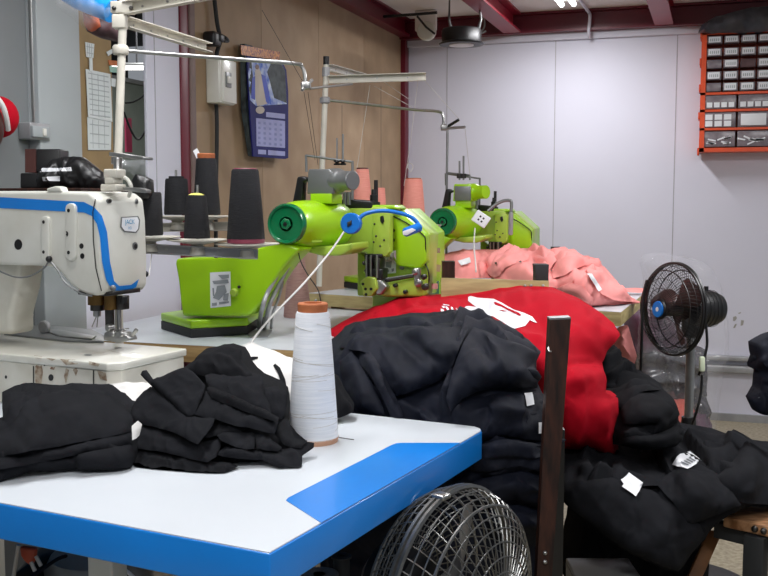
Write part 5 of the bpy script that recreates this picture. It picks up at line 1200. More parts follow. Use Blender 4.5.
for k_, (pl, lf, fo) in enumerate((
    ([(340, 362), (352, 352), (372, 380), (382, 405), (386, 418), (352, 408), (344, 385)], .012, [('r', [(355, 360), (362, 385), (370, 410)], .01, 8)]),
    ([(339, 348), (345, 340), (386, 333), (424, 327), (456, 326), (468, 330), (460, 345), (453, 365), (440, 380), (424, 386), (396, 396), (384, 378), (368, 354), (352, 350)], .02, [('r', [(420, 326), (428, 345), (452, 362)], .012, 7), ('r', [(350, 345), (390, 345), (430, 372)], .012, 8), ('r', [(405, 330), (425, 338), (460, 330)], .01, 7), ('r', [(360, 338), (380, 350), (400, 380)], .008, 8)]),
    ([(360, 351), (370, 352), (383, 373), (393, 393), (405, 420), (394, 423), (385, 402), (373, 380), (359, 362)], .022, [('r', [(364, 355), (378, 375), (396, 415)], .01, 4)]),
    ([(474, 328), (486, 332), (505, 340), (538, 353), (535, 365), (537, 388), (500, 387), (478, 391), (462, 399), (450, 412), (446, 398), (454, 368), (466, 337)], .024, [('r', [(482, 328), (496, 352), (500, 372)], .014, 6), ('r', [(470, 350), (480, 370), (474, 388)], .01, 7), ('r', [(505, 342), (525, 350), (536, 354)], .016, 6)]),
    ([(462, 402), (500, 394), (537, 392), (547, 410), (549, 440), (500, 436), (470, 446), (452, 440), (450, 418)], .006, [('r', [(498, 395), (496, 415), (480, 440)], .01, 5), ('r', [(520, 395), (516, 415), (522, 438)], .012, 5), ('r', [(470, 415), (500, 410), (530, 418)], .01, 5)]),
    ([(466, 452), (500, 440), (535, 444), (557, 450), (558, 475), (520, 466), (490, 472), (470, 470)], .012, [('r', [(475, 460), (510, 452), (550, 462)], .01, 5)]),
    ([(470, 484), (520, 472), (558, 480), (553, 510), (515, 500), (480, 506)], .012, [('r', [(480, 495), (515, 485), (550, 495)], .01, 5)]),
    ([(482, 514), (520, 506), (550, 515), (546, 548), (500, 540)], .012, [('r', [(490, 525), (515, 518), (545, 530)], .01, 5)]))):
    flap('navy_garments', navy, pl, lf, m_navy, fo, seed=160+k_)
decal('care_label', [[(524, 394), (532, 393), (534, 405), (526, 406.5)]], m_label, STK['navy_garments'], navy, off=.006, th=.001)
decal('care_label', [[(538, 422.5), (549, 422), (549, 433), (538, 433.5)]], m_label, STK['navy_garments'], navy, off=.006, th=.001)
o = cloth('black_fabric_corner', [(326, 372, 1.86), (338, 378, 1.86), (345, 392, 1.84), (353, 406, 1.82), (353.5, 413, 1.8), (344, 417, 1.79), (330, 421, 1.78), (320, 420, 1.8)], m_blackcloth, vol=.02, edge=.01, na=.003, seed=61, floorz=TZ+.001, folds=[('r', [(330, 380), (338, 398), (350, 412)], .008, 6)])
tag(o, 'corner of black fabric lying on the white table just behind the cone', 'fabric')

# ---- black garments on the right
g3 = cloth('black_garment', [(559, 486, 2.15), (560, 474, 2.2), (569, 460, 2.26), (585, 453, 2.34), (614, 455, 2.4), (622, 447, 2.5), (650, 443, 2.6), (678, 444, 2.72), (684, 430, 2.8), (697, 434, 2.84), (728, 440, 2.84), (745, 446, 2.78), (751, 441, 2.74), (761, 446, 2.7), (772, 452, 2.66), (800, 458, 2.6), (810, 505, 2.36), (768, 506, 2.20), (744, 508, 2.18), (728, 516, 2.14), (715, 524, 2.16), (703, 539, 2.12), (690, 556, 2.09), (678, 572, 2.06), (665, 569, 2.04), (645, 560, 2.05), (622, 549, 2.06), (600, 532, 2.08), (584, 520, 2.1), (572, 511, 2.1), (562, 501, 2.12)], m_blackknit,
    ctrl=[(640, 490, 2.24), (600, 485, 2.22), (690, 480, 2.4), (730, 475, 2.45), (660, 530, 2.1), (620, 520, 2.12), (670, 460, 2.55), (730, 455, 2.66), (700, 510, 2.15), (745, 495, 2.22), (600, 465, 2.32)],
    folds=[('l', [(560, 500), (580, 482), (612, 478), (630, 485), (655, 492), (676, 508), (692, 520)], .03, 20), ('l', [(586, 512), (582, 495), (586, 480), (594, 470)], .03, 12), ('l', [(692, 522), (684, 508), (672, 490), (660, 474)], .05, 24),
           ('l', [(660, 474), (690, 478), (715, 486), (738, 500), (745, 508)], .02, 9), ('l', [(738, 508), (732, 492), (716, 480), (700, 466), (712, 460), (740, 448)], .035, 22), ('l', [(648, 450), (656, 468), (688, 462), (720, 462)], .015, 8),
           ('l', [(612, 480), (614, 462), (620, 452)], .02, 8), ('r', [(600, 500), (640, 520), (670, 545)], .012, 20), ('r', [(740, 470), (755, 460), (770, 462)], .012, 6), ('r', [(750, 446), (752, 470), (742, 495)], .016, 9), ('r', [(620, 470), (640, 476), (655, 472)], .01, 6)],
    vol=.14, edge=.02, ew=5, na=.003, ns=2.5, seed=70, res=3)
tag(g3, 'large black garment with two white labels spread over the wooden stool', 'garment')
for k_, (pl, lf, fo) in enumerate((
    ([(616, 460), (652, 452), (656, 469), (673, 469), (660, 486), (630, 484), (613, 477)], .012, []),
    ([(742, 445), (747, 441), (768, 452), (800, 462), (800, 503), (742, 503), (733, 495), (716, 480), (733, 462)], .016, [('r', [(748, 448), (752, 475), (744, 500)], .012, 9)]),
    ([(562, 486), (567, 469), (586, 456), (594, 468), (587, 482), (612, 478), (640, 486), (662, 497), (684, 512), (700, 525), (706, 536), (690, 555), (678, 570), (665, 567), (645, 558), (622, 547), (600, 530), (584, 518), (570, 508)], .018, [('r', [(570, 500), (584, 486), (590, 462)], .016, 6), ('r', [(610, 495), (650, 520), (672, 560)], .006, 16)]),
    ([(658, 486), (673, 471), (684, 469), (712, 474), (729, 488), (738, 501), (741, 505), (716, 515), (692, 524), (686, 523), (674, 503)], .03, [('r', [(676, 474), (700, 490), (716, 512)], .008, 12)]))):
    flap('black_garment', g3, pl, lf, m_blackknit, fo, seed=190+k_)
decal('care_label', [cr(528, 330, 3.2, [(297, 482), (322, 458), (368, 492), (345, 535), (300, 503), (306, 496)])], m_label, STK['black_garment'], g3, off=.008, th=.001)
l2 = decal('care_label', [cr(528, 330, 3.2, [(464, 432), (484, 398), (518, 391), (557, 421), (510, 447)])], m_label, STK['black_garment'], g3, off=.008, th=.001)
for k in range(4): decal('label_print', [cr(528, 330, 3.2, [(486+k*8, 418-k*5+8), (490+k*8, 416-k*5+8), (512+k*8, 430-k*4+4), (508+k*8, 432-k*4+4)])], m_ink, STK['black_garment'], l2, off=.011, th=.001, res=1.5)
BVg = BV['black_garment']
g2 = cloth('black_garment', cr(528, 330, 3.2, [(236, 210, 2.5), (255, 192, 2.52), (300, 178, 2.56), (330, 165, 2.6), (360, 156, 2.62), (390, 155, 2.62), (420, 168, 2.6), (432, 190, 2.56), (465, 222, 2.5), (478, 250, 2.48), (480, 290, 2.46), (497, 335, 2.44), (490, 358, 2.42), (470, 372, 2.38), (420, 380, 2.34), (340, 372, 2.32), (290, 368, 2.34), (240, 350, 2.4)]), m_blackcloth,
    ctrl=cr(528, 330, 3.2, [(350, 230, 2.44), (420, 280, 2.36), (350, 330, 2.3), (300, 270, 2.4)]),
    folds=[('l', cr(528, 330, 3.2, [(300, 215), (340, 195), (400, 205), (450, 225), (478, 255)]), .02, 10), ('l', cr(528, 330, 3.2, [(478, 262), (450, 290), (400, 325), (390, 335)]), .02, 8), ('l', cr(528, 330, 3.2, [(300, 330), (350, 322), (390, 336), (440, 330), (490, 315)]), .03, 9),
           ('l', cr(528, 330, 3.2, [(300, 360), (360, 350), (430, 362), (488, 345)]), .02, 5), ('r', cr(528, 330, 3.2, [(300, 240), (370, 262), (450, 262)]), .014, 9), ('r', cr(528, 330, 3.2, [(260, 200), (330, 205), (420, 185)]), .012, 6)],
    vol=.12, edge=.02, ew=5, na=.004, ns=3, seed=71, res=2.8)
for k_, (pl, lf) in enumerate((([(622, 409), (635, 394), (652, 393), (675, 409), (678, 421), (666, 431), (654, 434), (657, 423), (624, 424)], .02), ([(620, 434), (652, 436), (678, 426), (682, 437), (675, 445), (656, 447), (620, 444)], .022), ([(604, 398), (618, 386), (645, 380), (660, 390), (640, 392), (624, 406), (610, 412)], .016))):
    flap('black_garment', g2, pl, lf, m_blackcloth, [], seed=210+k_, edge=.012)
tag(g2, 'black crumpled garment piled right of the red cloth, below the fan', 'garment')
g1 = cloth('black_sleeve', cr(528, 330, 3.2, [(223, 98, 2.66), (250, 76, 2.7), (283, 60, 2.74), (296, 78, 2.72), (302, 104, 2.7), (325, 102, 2.7), (342, 108, 2.68), (349, 140, 2.66), (335, 168, 2.62), (320, 185, 2.6), (290, 205, 2.56), (250, 215, 2.54), (240, 185, 2.56), (243, 130, 2.6)]), m_blackcloth,
    folds=[('l', cr(528, 330, 3.2, [(240, 160), (270, 135), (300, 108), (325, 118), (330, 145)]), .03, 8), ('r', cr(528, 330, 3.2, [(235, 105), (270, 88), (290, 75)]), .02, 6), ('l', cr(528, 330, 3.2, [(245, 190), (280, 180), (320, 155)]), .02, 6)],
    vol=.1, edge=.02, ew=4, na=.004, ns=4, seed=72, res=2.5)
tag(g1, 'rolled black sleeve right beside the red cloth, topmost of the black garments', 'garment')
g4 = cloth('black_hanging_cloth', [(588, 500, 2.45), (700, 520, 2.42), (700, 600, 2.42), (578, 600, 2.45), (578, 560, 2.45), (583, 530, 2.45)], m_blackcloth, vol=.2, edge=.02, na=.01, seed=73,
    folds=[('r', [(620, 520), (625, 600)], .02, 9), ('r', [(660, 520), (655, 600)], .02, 9)])
tag(g4, 'black cloth hanging in the shadow under the black garment', 'cloth')
o = cloth('navy_garment', cr(700, 300, 4.118, [(228, 182, 2.6), (255, 165, 2.6), (290, 150, 2.6), (420, 130, 2.5), (420, 480, 2.5), (330, 478, 2.55), (268, 474, 2.58), (245, 466, 2.58), (218, 412, 2.58), (246, 368, 2.6), (248, 296, 2.6), (224, 284, 2.62), (222, 272, 2.62), (238, 238, 2.6)]), m_navy,
    folds=[('l', cr(700, 300, 4.118, [(225, 275), (250, 240), (290, 235)]), .02, 7), ('l', cr(700, 300, 4.118, [(245, 370), (262, 330), (300, 310)]), .02, 8), ('r', cr(700, 300, 4.118, [(250, 180), (262, 230), (300, 290)]), .015, 5), ('r', cr(700, 300, 4.118, [(255, 380), (265, 420), (262, 470)]), .012, 5)],
    vol=.05, edge=.008, ew=3, na=.004, ns=4, fa=.7, seed=74, res=2.5)
tag(o, 'navy garment hanging in at the right edge of the picture', 'garment')

# ---- pink clothes
P3 = lambda pts: cr(430, 235, 3.49, pts)
pk0 = cloth('pink_garment', P3([(48, 82, 3.42), (60, 70, 3.46), (100, 63, 3.5), (150, 62, 3.5), (200, 55, 3.52), (260, 52, 3.52), (330, 50, 3.5), (380, 52, 3.5), (400, 70, 3.46), (300, 120, 3.36), (240, 150, 3.3), (150, 152, 3.28), (90, 150, 3.28), (46, 120, 3.34)]), m_pink,
    folds=[('l', P3([(60, 90), (120, 78), (180, 88)]), .02, 7), ('r', P3([(70, 120), (130, 130), (200, 125)]), .02, 6), ('r', P3([(100, 70), (160, 80), (200, 74)]), .015, 5)], vol=.1, edge=.03, ew=4, na=.006, ns=4, seed=80, res=2.6, floorz=T2+.001)
tag(pk0, 'rear pink garment with a white label under the far lime machine', 'garment')
decal('care_label', [P3([(98, 92), (138, 80), (143, 98), (108, 108)])], m_label, BV['pink_garment'], pk0, off=.01, th=.001)
pk = cloth('pink_garment', P3([(206, 135, 3.2), (212, 118, 3.24), (228, 95, 3.3), (262, 68, 3.38), (290, 58, 3.42), (322, 52, 3.44), (352, 60, 3.42), (385, 62, 3.42), (430, 58, 3.42), (482, 55, 3.42), (510, 68, 3.4), (545, 80, 3.38), (590, 86, 3.38), (600, 108, 3.36), (622, 135, 3.32), (640, 165, 3.28), (660, 188, 3.24), (700, 214, 3.18), (736, 238, 3.1), (730, 246, 3.06), (670, 246, 3.02), (600, 251, 3.0), (565, 247, 2.98), (540, 243, 2.98), (505, 222, 2.96), (478, 200, 2.96), (440, 186, 2.94), (400, 180, 2.94), (340, 168, 3.0), (280, 158, 3.08), (225, 152, 3.14)]), m_pink,
    ctrl=P3([(300, 110, 3.2), (360, 130, 3.1), (440, 120, 3.12), (500, 160, 3.02), (560, 200, 3.0), (620, 200, 3.1), (540, 120, 3.2)]),
    folds=[('r', P3([(225, 140), (260, 100), (320, 62)]), .03, 6), ('l', P3([(250, 110), (300, 112), (350, 130), (360, 160)]), .02, 7), ('r', P3([(330, 60), (400, 90), (440, 100)]), .025, 5), ('l', P3([(420, 120), (450, 100), (520, 75), (550, 82)]), .035, 9),
           ('r', P3([(440, 130), (490, 118), (540, 130), (580, 110)]), .03, 5), ('l', P3([(440, 160), (480, 150), (520, 160), (545, 140)]), .03, 7), ('r', P3([(470, 175), (510, 190), (530, 230)]), .02, 5), ('l', P3([(545, 135), (565, 170), (600, 210)]), .025, 8),
           ('r', P3([(590, 110), (610, 160), (650, 210), (700, 235)]), .025, 6), ('r', P3([(540, 215), (600, 225), (680, 238)]), .018, 5), ('l', P3([(520, 238), (560, 228), (640, 232), (730, 240)]), .015, 4), ('r', P3([(270, 140), (330, 150), (400, 170)]), .015, 4),
           ('l', P3([(500, 200), (530, 180), (545, 200), (530, 225)]), .02, 5), ('r', P3([(380, 66), (400, 110), (395, 150)]), .018, 4)],
    vol=.16, edge=.04, ew=4, na=.006, ns=4.5, seed=81, res=2.4, floorz=T2+.001)
tag(pk, 'front pink garment heap spilling over the end of the long pale table', 'garment')
for k_, (pl, lf, fo) in enumerate((
    ([(206, 135), (228, 95), (262, 68), (322, 54), (350, 64), (340, 90), (300, 100), (262, 114), (242, 142), (225, 150)], .009, [('r', P3([(225, 135), (262, 90), (330, 66)]), .014, 4)]),
    ([(362, 76), (430, 62), (444, 90), (415, 122), (380, 112)], .012, [('r', P3([(370, 85), (410, 92), (440, 80)]), .014, 4)]),
    ([(420, 128), (440, 95), (482, 58), (545, 82), (596, 92), (590, 114), (540, 106), (500, 122), (470, 142), (430, 152)], .012, [('r', P3([(430, 130), (470, 95), (540, 92)]), .016, 4), ('r', P3([(450, 140), (500, 108), (580, 104)]), .014, 3)]),
    ([(440, 186), (490, 168), (530, 178), (560, 210), (600, 247), (545, 243), (505, 222)], .014, [('r', P3([(460, 186), (510, 192), (560, 236)]), .012, 4)]),
    ([(545, 122), (600, 110), (640, 165), (700, 216), (730, 238), (640, 228), (600, 208), (565, 166)], .018, [('r', P3([(560, 130), (600, 170), (700, 228)]), .016, 5), ('r', P3([(590, 120), (620, 160), (680, 210)]), .012, 4)]))):
    flap('pink_garment', pk, P3(pl), lf, m_pink, fo, seed=220+k_, res=2)
decal('care_label', [P3([(547, 138), (562, 137), (598, 192), (586, 198)])], m_label, STK['pink_garment'], pk, off=.012, th=.001)
for x, y in ((316, 95), (232, 100), (424, 127)): decal('button', [oval(430+x/3.49, 235+y/3.49, 1.2, .9, 8)], m_strandb, STK['pink_garment'], pk, off=.01, res=1)
o = cloth('pink_cloth_edge', [(618, 288, 3.4), (645, 289, 3.4), (648, 292, 3.38), (640, 293, 3.36), (626, 291.5, 3.36)], m_pink, vol=.02, edge=.004, na=.002, seed=82, floorz=T2+.001)
tag(o, 'flat strip of pink cloth lying on the table end beside the fan', 'cloth')
o = cloth('pink_hanging_cloth', [(612, 336, 3.12), (620, 328, 3.12), (628, 326, 3.12), (632, 340, 3.1), (637, 356, 3.08), (634, 366, 3.08), (626, 364, 3.08), (618, 356, 3.1), (608, 352, 3.12)], m_pink, thick=.02, edge=.01, na=.006, seed=83, folds=[('r', [(622, 330), (624, 345), (632, 362)], .02, 4)])
tag(o, 'pink cloth hanging below the end of the long table', 'cloth')

# ================================================================== STOOL, BIN, SPOOLS
SZ = .50
q = [onz(x, y, SZ) for x, y in ((723, 516), (770, 527), (840, 520), (800, 500), (744, 507))]
sa = onz(723, 516, SZ); sb = onz(771, 527, SZ); e = (sb-sa).normalized(); g = Vector((-e.y, e.x, 0))
t = thing('wooden_stool', 'stool with varnished wooden seat and black metal frame at the lower right', 'stool', (sa+e*.2+g*.12)-Vector((0, 0, SZ)))
sq = [sa, sa+e*.42, sa+e*.42+g*.24, sa+g*.24]
MB().prism([p-Vector((0, 0, .025)) for p in sq], (0, 0, .025), .004).build('seat', m_stoolwood, t)
for px in (754, 767):
    p = onz(px, 524, SZ); k = (p-sa).dot(e); MB().sphere(sa+e*k-Vector((0, 0, .012))-g*.002, .0075, n=10).build('bolt', m_darksteel, t)
mb = MB(); a = sa-Vector((0, 0, .026)); mb.prism([a+g*.02+e*-.03, a+g*.02+e*.45, a+g*.02+e*.45-Vector((0, 0, .035)), a+g*.02+e*-.03-Vector((0, 0, .035))], g*.03); mb.build('seat_rail', m_rubber, t)
for k, gy in ((.075, .004), (.075, .2), (.36, .004), (.36, .2)):
    c = sa+e*k+g*gy; MB().box((c.x, c.y, (SZ-.026)/2), (.045, .03, SZ-.028), (e, g, Vector((0, 0, 1))), .002).build('leg', m_rubber, t)
a = W(715, 531, 2.35); b = W(693, 580, 2.3); b = a+(b-a)*(a.z/(a.z-b.z))
t = thing('wooden_prop', 'slanting brown wooden leg between the black cloth and the stool', 'leg', b)
dr = (a-b).normalized(); n1 = RIGHT; n2 = dr.cross(n1).normalized(); MB().box((a+b)/2, (.034, .022, (a-b).length), (n1, n2, dr), .003).build('leg', m_legwood, t)
# grey bin under the black cloth
c = W(610, 585, 2.3)
t = thing('plastic_bin', 'smoky grey plastic bin at the bottom edge below the black garment', 'bin', Vector((c.x, c.y, 0)))
a = W(576, 580, 2.12); b = W(642, 586, 2.12); zt = (a.z+b.z)/2; qa = [Vector((v.x, v.y, 0)) for v in (a, b, b+HF*.12, a+HF*.12)]
mb = MB(); cc = sum(qa, Vector())/4
outer_b = [cc+(v-cc)*.86 for v in qa]; outer_t = [Vector((v.x, v.y, zt)) for v in qa]; inn_t = [Vector((cc.x, cc.y, zt))+(v-Vector((cc.x, cc.y, zt)))*.95 for v in outer_t]; inn_b = [cc+(v-cc)*.82+Vector((0, 0, .006)) for v in qa]
mb.add(outer_b+outer_t+inn_t+inn_b, [(3, 2, 1, 0)]+[(i, (i+1) % 4, 4+(i+1) % 4, 4+i) for i in range(4)]+[(4+i, 4+(i+1) % 4, 8+(i+1) % 4, 8+i) for i in range(4)]+[(8+i, 8+(i+1) % 4, 12+(i+1) % 4, 12+i) for i in range(4)]+[(12, 13, 14, 15)])
mb.build('shell', mat('smoky_plastic', (100, 100, 100), .3, var=.05), t, sharp=20)
MB().prism([v+Vector((0, 0, .001)) for v in outer_t], (0, 0, .01), .003).build('lid', mat('smoky_lid', (126, 126, 124), .3, var=.05), t)
# spools below the front table
t = thing('spool_rack', 'small rack under the right edge of the front table holding spools', 'rack', Vector((W(345, 590, 1.5).x, W(345, 590, 1.5).y, 0)))
zr = W(345, 590, 1.5).z-.02
c = W(345, 590, 1.5); MB().box((c.x, c.y, zr-.005), (.22, .16, .01), (RIGHT, HF, Vector((0, 0, 1))), .002).build('rack_plate', m_greymetal, t)
MB().cyl((c.x, c.y, 0), (c.x, c.y, zr-.01), .012).build('rack_pole', m_greymetal, t)
def spool(px, pyt, d, r, m, lab):
    p = W(px, pyt, d); t = thing('spool', lab, 'spool', Vector((p.x, p.y, zr))); h = p.z-zr
    MB().lathe((p.x, p.y, zr+.0005), (0, 0, 1), [(0, r), (.003, r), (.004, r*.8), (h-.004, r*.8), (h-.003, r), (h, r), (h, r*.35)], 32).build('body', m, t)
    MB().lathe((p.x, p.y, zr+h-.0005), (0, 0, 1), [(0, r*.34), (.001, r*.34)], 20).build('bore', m_black, t)
spool(341.5, 556, 1.5, .0155, m_rubber, 'black spool with a hole in its top under the blue table edge')
spool(319.5, 574, 1.47, .028, m_greymetal, 'grey spool top cut by the bottom edge beside the black spool')
# below the left of the front table
t = thing('black_case', 'black padded case below the left end of the blue table edge', 'case', Vector((W(60, 575, 1.75).x, W(60, 575, 1.75).y, 0)))
MB().prism([W(-2, 590, 1.6), W(10, 577, 1.6), W(50, 552, 1.7), W(88, 562, 1.75), W(96, 600, 1.7), W(0, 620, 1.6)], HF*.2, .01).build('body', m_black, t)
MB().tube(bez([W(30, 578, 1.58), W(56, 560, 1.62), W(66, 556, 1.66)]), .003, 6).build('piping', m_navy, t)
t = thing('scissors_pouch', 'orange-brown leather pouch with scissor handles under the table', 'pouch', W(28, 555, 1.5))
MB().prism([W(x, y, 1.5) for x, y in ((19, 547), (36, 549), (35, 560), (31, 567), (24, 562), (20, 556))], HF*.012, .004).build('pouch', m_leather, t)
MB().tube([W(36, 556, 1.495), W(41, 566, 1.495)], .003, 6).build('scissor_blade', m_trim, t); MB().tube([W(31, 562, 1.495), W(35, 571, 1.495)], .003, 6).build('scissor_blade', m_trim, t)
mb = MB(); mb.tube([W(18.5, 545, 1.48), Vector(W(13, 580, 1.5))], .003, 8); tag(mb.build('steel_rod', m_trim), 'thin steel rod slanting under the left end of the table', 'rod')
mb = MB(); c = W(100, 582, 1.7); mb.lathe((c.x, c.y, 0), (0, 0, 1), [(0, .09), (c.z+.03, .09), (c.z+.05, .08)], 32); tag(mb.build('grey_canister', m_greymetal), 'grey canister standing under the front table beside the black case', 'canister')
mb = MB(); mb.tube(bez([W(112, 580, 1.5), W(118, 572, 1.5), W(126, 571, 1.5), W(134, 578, 1.5)]), .003, 6); tag(mb.build('cable', m_label), 'short white cable arching under the blue table edge', 'cable')

# ================================================================== FANS
def fan(t, c, n, R, front, back, blade_r, m_blade, m_cage, hubm, nw=60, rings=9, rot=0, wire=.0011, cx_=1.0):
    n = n.normalized(); u = Vector((0, 0, 1)).cross(n).normalized(); v = n.cross(u)
    def ring(r, h, wr, mb, k=64):
        mb.tube([c+n*h+(u*math.cos(2*PI*i/k)+v*math.sin(2*PI*i/k))*r for i in range(k)], wr, 5, True)
    def dome(h, r0, name):
        mb = MB()
        def prof(s): return r0+(R-r0)*math.sin(s*PI/2), h*math.cos(s*PI/2)**.8 if s < 1 else 0
        for k in range(nw):
            a = 2*PI*k/nw; pts = []
            for j in range(9):
                s = j/8; r, z = prof(s); a2 = a+.25*(1-s)*cx_; pts.append(c+n*z+(u*math.cos(a2)+v*math.sin(a2))*r)
            mb.tube(pts, wire, 4)
        for j in range(1, rings):
            r, z = prof(j/rings); ring(r, z, wire*(2.2 if j == rings*2//3 else 1.1), mb, 48)
        o = mb.build(name, m_cage, t); return o
    g1_ = dome(front, R*.22, 'front_grille'); g2_ = dome(-back, R*.25, 'rear_grille')
    mb = MB(); ring(R+.002, .004, .0042, mb); ring(R+.002, -.005, .0042, mb); mb.build('rim', m_cage, t)
    MB().lathe(c+n*(front-.004), n, [(0, R*.23), (.006, R*.235), (.01, R*.2)], 32).build('badge_disc', hubm[0], t)
    if hubm[1]: 
        o = MB().lathe(c+n*(front+.006), n, [(0, R*.18), (.004, R*.17)], 32).build('badge', hubm[1], t)
        MB().lathe(c+n*(front+.010), n, [(0, R*.05), (.001, R*.045)], 20).build('badge_field', m_label, o)
    MB().lathe(c-n*.02, n, [(0, R*.16), (.05, R*.16), (.06, R*.1)], 24).build('hub', m_cage, t)
    for b in range(3):
        mb = MB(); N1, N2 = 10, 12; vv = []; ff = []
        for i in range(N1+1):
            s = i/N1; r = R*.15+(blade_r-R*.15)*s; wd = .75*math.sin(PI*(.16+.76*s))**.6*(1.25)
            for j in range(N2+1):
                w = (j/N2-.5); a = rot+b*2*PI/3+w*wd+s*.35
                z = -.018+w*.05*(1-.4*s)+.01*math.cos(w*PI)
                vv.append(c+n*z+(u*math.cos(a)+v*math.sin(a))*r)
        K = len(vv); vv += [p+n*.0018 for p in vv]
        for i in range(N1):
            for j in range(N2):
                a = i*(N2+1)+j; f = (a, a+1, a+N2+2, a+N2+1); ff.append(f); ff.append(tuple(K+x for x in reversed(f)))
        per = [j for j in range(N2+1)]+[i*(N2+1)+N2 for i in range(1, N1+1)]+[N1*(N2+1)+j for j in range(N2-1, -1, -1)]+[i*(N2+1) for i in range(N1-1, 0, -1)]
        for i in range(len(per)): a, b_ = per[i], per[(i+1) % len(per)]; ff.append((b_, a, K+a, K+b_))
        mb.add(vv, ff); mb.build('blade', m_blade, t)
    return n, u, v
fd = 3.0
fc = W(673.5, 309, fd); fn = rz((-.925, -.38, .03))
t = thing('pedestal_fan', 'black pedestal fan with blue badge beside the back wall', 'fan', Vector((W(690, 400, fd+.1).x, W(690, 400, fd+.1).y, 0)))
n, u, v = fan(t, fc, fn, .136, .05, .04, .112, m_bladedark, m_black, (m_black, m_bluep), nw=72, rings=5, rot=.5, wire=.0009)
# motor
mc = fc-n*.05
MB().lathe(mc, -n, [(0, .036), (.01, .05), (.05, .056), (.09, .054), (.115, .045), (.125, .025)], 32).build('motor', m_black, t)
for k in range(5): MB().tube([mc-n*(.03+k*.015)+(u*math.cos(a)+v*math.sin(a))*.0562 for a in [2*PI*i/32 for i in range(32)]], .0009, 5, True).build('vent_ring', m_rubber, t)
MB().cyl(mc-n*.07+Vector((0, 0, .05)), mc-n*.07+Vector((0, 0, .068)), .007).build('oscillation_knob', m_black, t)
pb_ = W(690.5, 352, fd+.06)
MB().box(pb_+Vector((0, 0, .09)), (.05, .05, .09), (RIGHT, HF, Vector((0, 0, 1))), .01).build('neck', m_black, t)
base = Vector((pb_.x, pb_.y, 0))
zc = W(689, 418, fd+.06).z
MB().cyl(Vector((base.x, base.y, zc)), Vector((base.x, base.y, pb_.z+.06)), .0135, n=20).build('pole', m_steel, t)
MB().lathe(base, (0, 0, 1), [(0, .2), (.012, .2), (.03, .05), (.04, .026), (zc-.03, .024), (zc, .021)], 36).build('stand', m_black, t)
MB().tube(bez([W(706, 324, fd), W(707, 345, fd), W(703, 362, fd), W(699, 375, fd+.02)]), .004, 8).build('power_cord', m_black, t)
MB().tube(bez([W(702, 375, fd), W(701, 392, fd), W(697, 410, fd), W(692, 425, fd+.02)]), .004, 8).build('power_cord', m_black, t)
MB().box(W(702, 364, fd-.01), (.016, .012, .045), (RIGHT, HF, UP), .004).build('plug', mat('pale_green_plug', (216, 226, 196), .4), t)
MB().tube(bez([W(647, 280, fd+.05), W(643, 300, fd+.05), W(641.5, 345, fd+.04), W(640.5, 372, fd+.05), W(638, 384, fd+.06)]), .0045, 8).build('side_cord', m_black, t)

# plastic bag of garments behind the fan
BD = 4.25
t = thing('plastic_bag', 'tall clear plastic bag of packed garments behind the pedestal fan', 'bag', Vector((W(680, 420, BD).x, W(680, 420, BD).y, 0)))
def bagpart(name, pts, m, vol, na, seed, d=BD, ctrl=(), folds=(), edge=.04, ns=3):
    return cloth(name, pts, m, t, ctrl=ctrl, folds=folds, vol=vol, na=na, seed=seed, d=d, edge=edge, ew=5, ns=ns, res=3.2)
bagpart('dark_packet', [(640, 385), (641, 350), (660, 348), (690, 346), (704, 352), (707, 395), (700, 402), (670, 404), (645, 400)], m_darkfilm, .25, .03, 91, BD+.05)
bagpart('mauve_packet', [(637, 352), (638, 318), (650, 312), (670, 320), (682, 330), (690, 348), (670, 354), (645, 356)], m_mauvefilm, .22, .02, 92, BD+.05)
bagpart('dark_packet', [(641, 404), (643, 396), (670, 402), (706, 398), (709, 412), (700, 428), (660, 426), (642, 420)], m_darkfilm, .25, .03, 93, BD+.03)
bagpart('coral_packet', [(662, 402), (690, 401), (694, 412), (692, 434), (670, 434), (664, 420)], m_coral, .2, .015, 94, BD-.02)
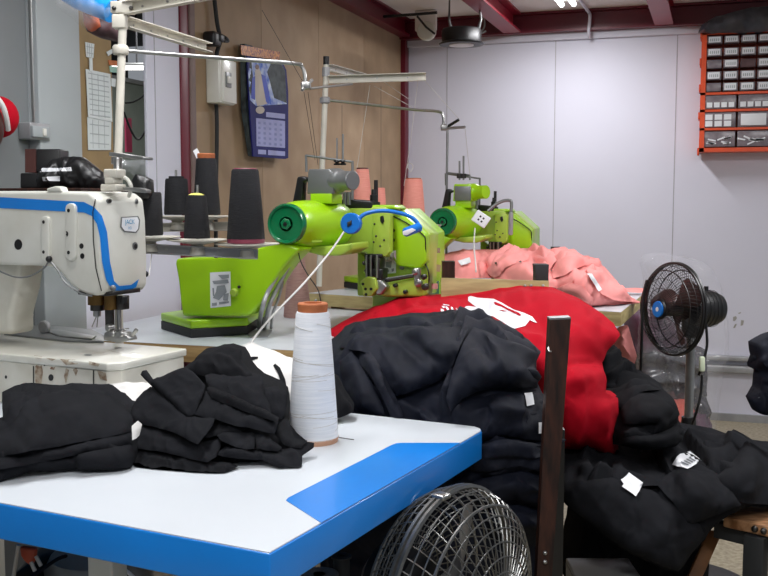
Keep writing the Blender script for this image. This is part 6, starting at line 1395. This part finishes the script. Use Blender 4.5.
bagpart('mauve_bundle', [(690, 412), (706, 412), (712, 425), (710, 438), (704, 445), (690, 440)], m_mauvefilm, .2, .015, 95, BD-.02)
bagpart('base_packet', [(642, 425), (665, 430), (712, 430), (716, 470), (640, 470)], m_darkfilm, .25, .02, 96, BD+.02)
outl_ = [(642, 257), (650, 254), (668, 256), (686, 258), (700, 261), (712, 270), (719, 285), (722, 310), (723, 345), (721, 380), (716, 420), (714, 440), (700, 450), (660, 448), (640, 430), (640, 400), (637, 370), (639, 330), (642, 290)]
o = bagpart('film', outl_, m_plastic, None, .02, 97, BD-.12, edge=.1, folds=[('r', [(648, 262), (660, 270), (690, 266), (712, 282)], .03, 4), ('r', [(716, 275), (719, 320), (716, 380)], .04, 4), ('r', [(655, 355), (680, 362), (705, 370)], .03, 4), ('r', [(645, 385), (672, 380), (700, 388)], .03, 4)])

# fan in the foreground
fd = 1.5
fc = W(452, 598, fd); fn = rz((.80, -.60, -.02))
t = thing('floor_fan', 'metal cage fan in the foreground, half cut by the bottom edge', 'fan', Vector((fc.x, fc.y, 0)))
n, u, v = fan(t, fc, fn, .166, .085, .085, .14, m_bladegrey, m_steelwire, (m_black, None), nw=56, rings=9, rot=.75, wire=.0011)
MB().box(fc+v*.1655+u*-.035, (.022, .022, .008), (u, n, v), .003).build('grille_clip', m_steel, t)
mc = fc-n*.05; MB().lathe(mc, -n, [(0, .04), (.01, .055), (.08, .055), (.1, .03)], 28).build('motor', m_black, t)
b_ = mc-n*.05; MB().cyl((b_.x, b_.y, .02), (b_.x, b_.y, b_.z-.03), .014).build('pole', m_greymetal, t); MB().lathe((b_.x, b_.y, 0), (0, 0, 1), [(0, .17), (.012, .17), (.03, .03)], 32).build('stand', m_black, t)

w = bpy.data.worlds.new('ambient_fill'); bpy.context.scene.world = w; w.use_nodes = True  # even background light added as soft fill through the open sides
w.node_tree.nodes['Background'].inputs[0].default_value = (.75, .8, .88, 1); w.node_tree.nodes['Background'].inputs[1].default_value = .3
for o in bpy.data.objects:
    if '_o' in o: del o['_o']
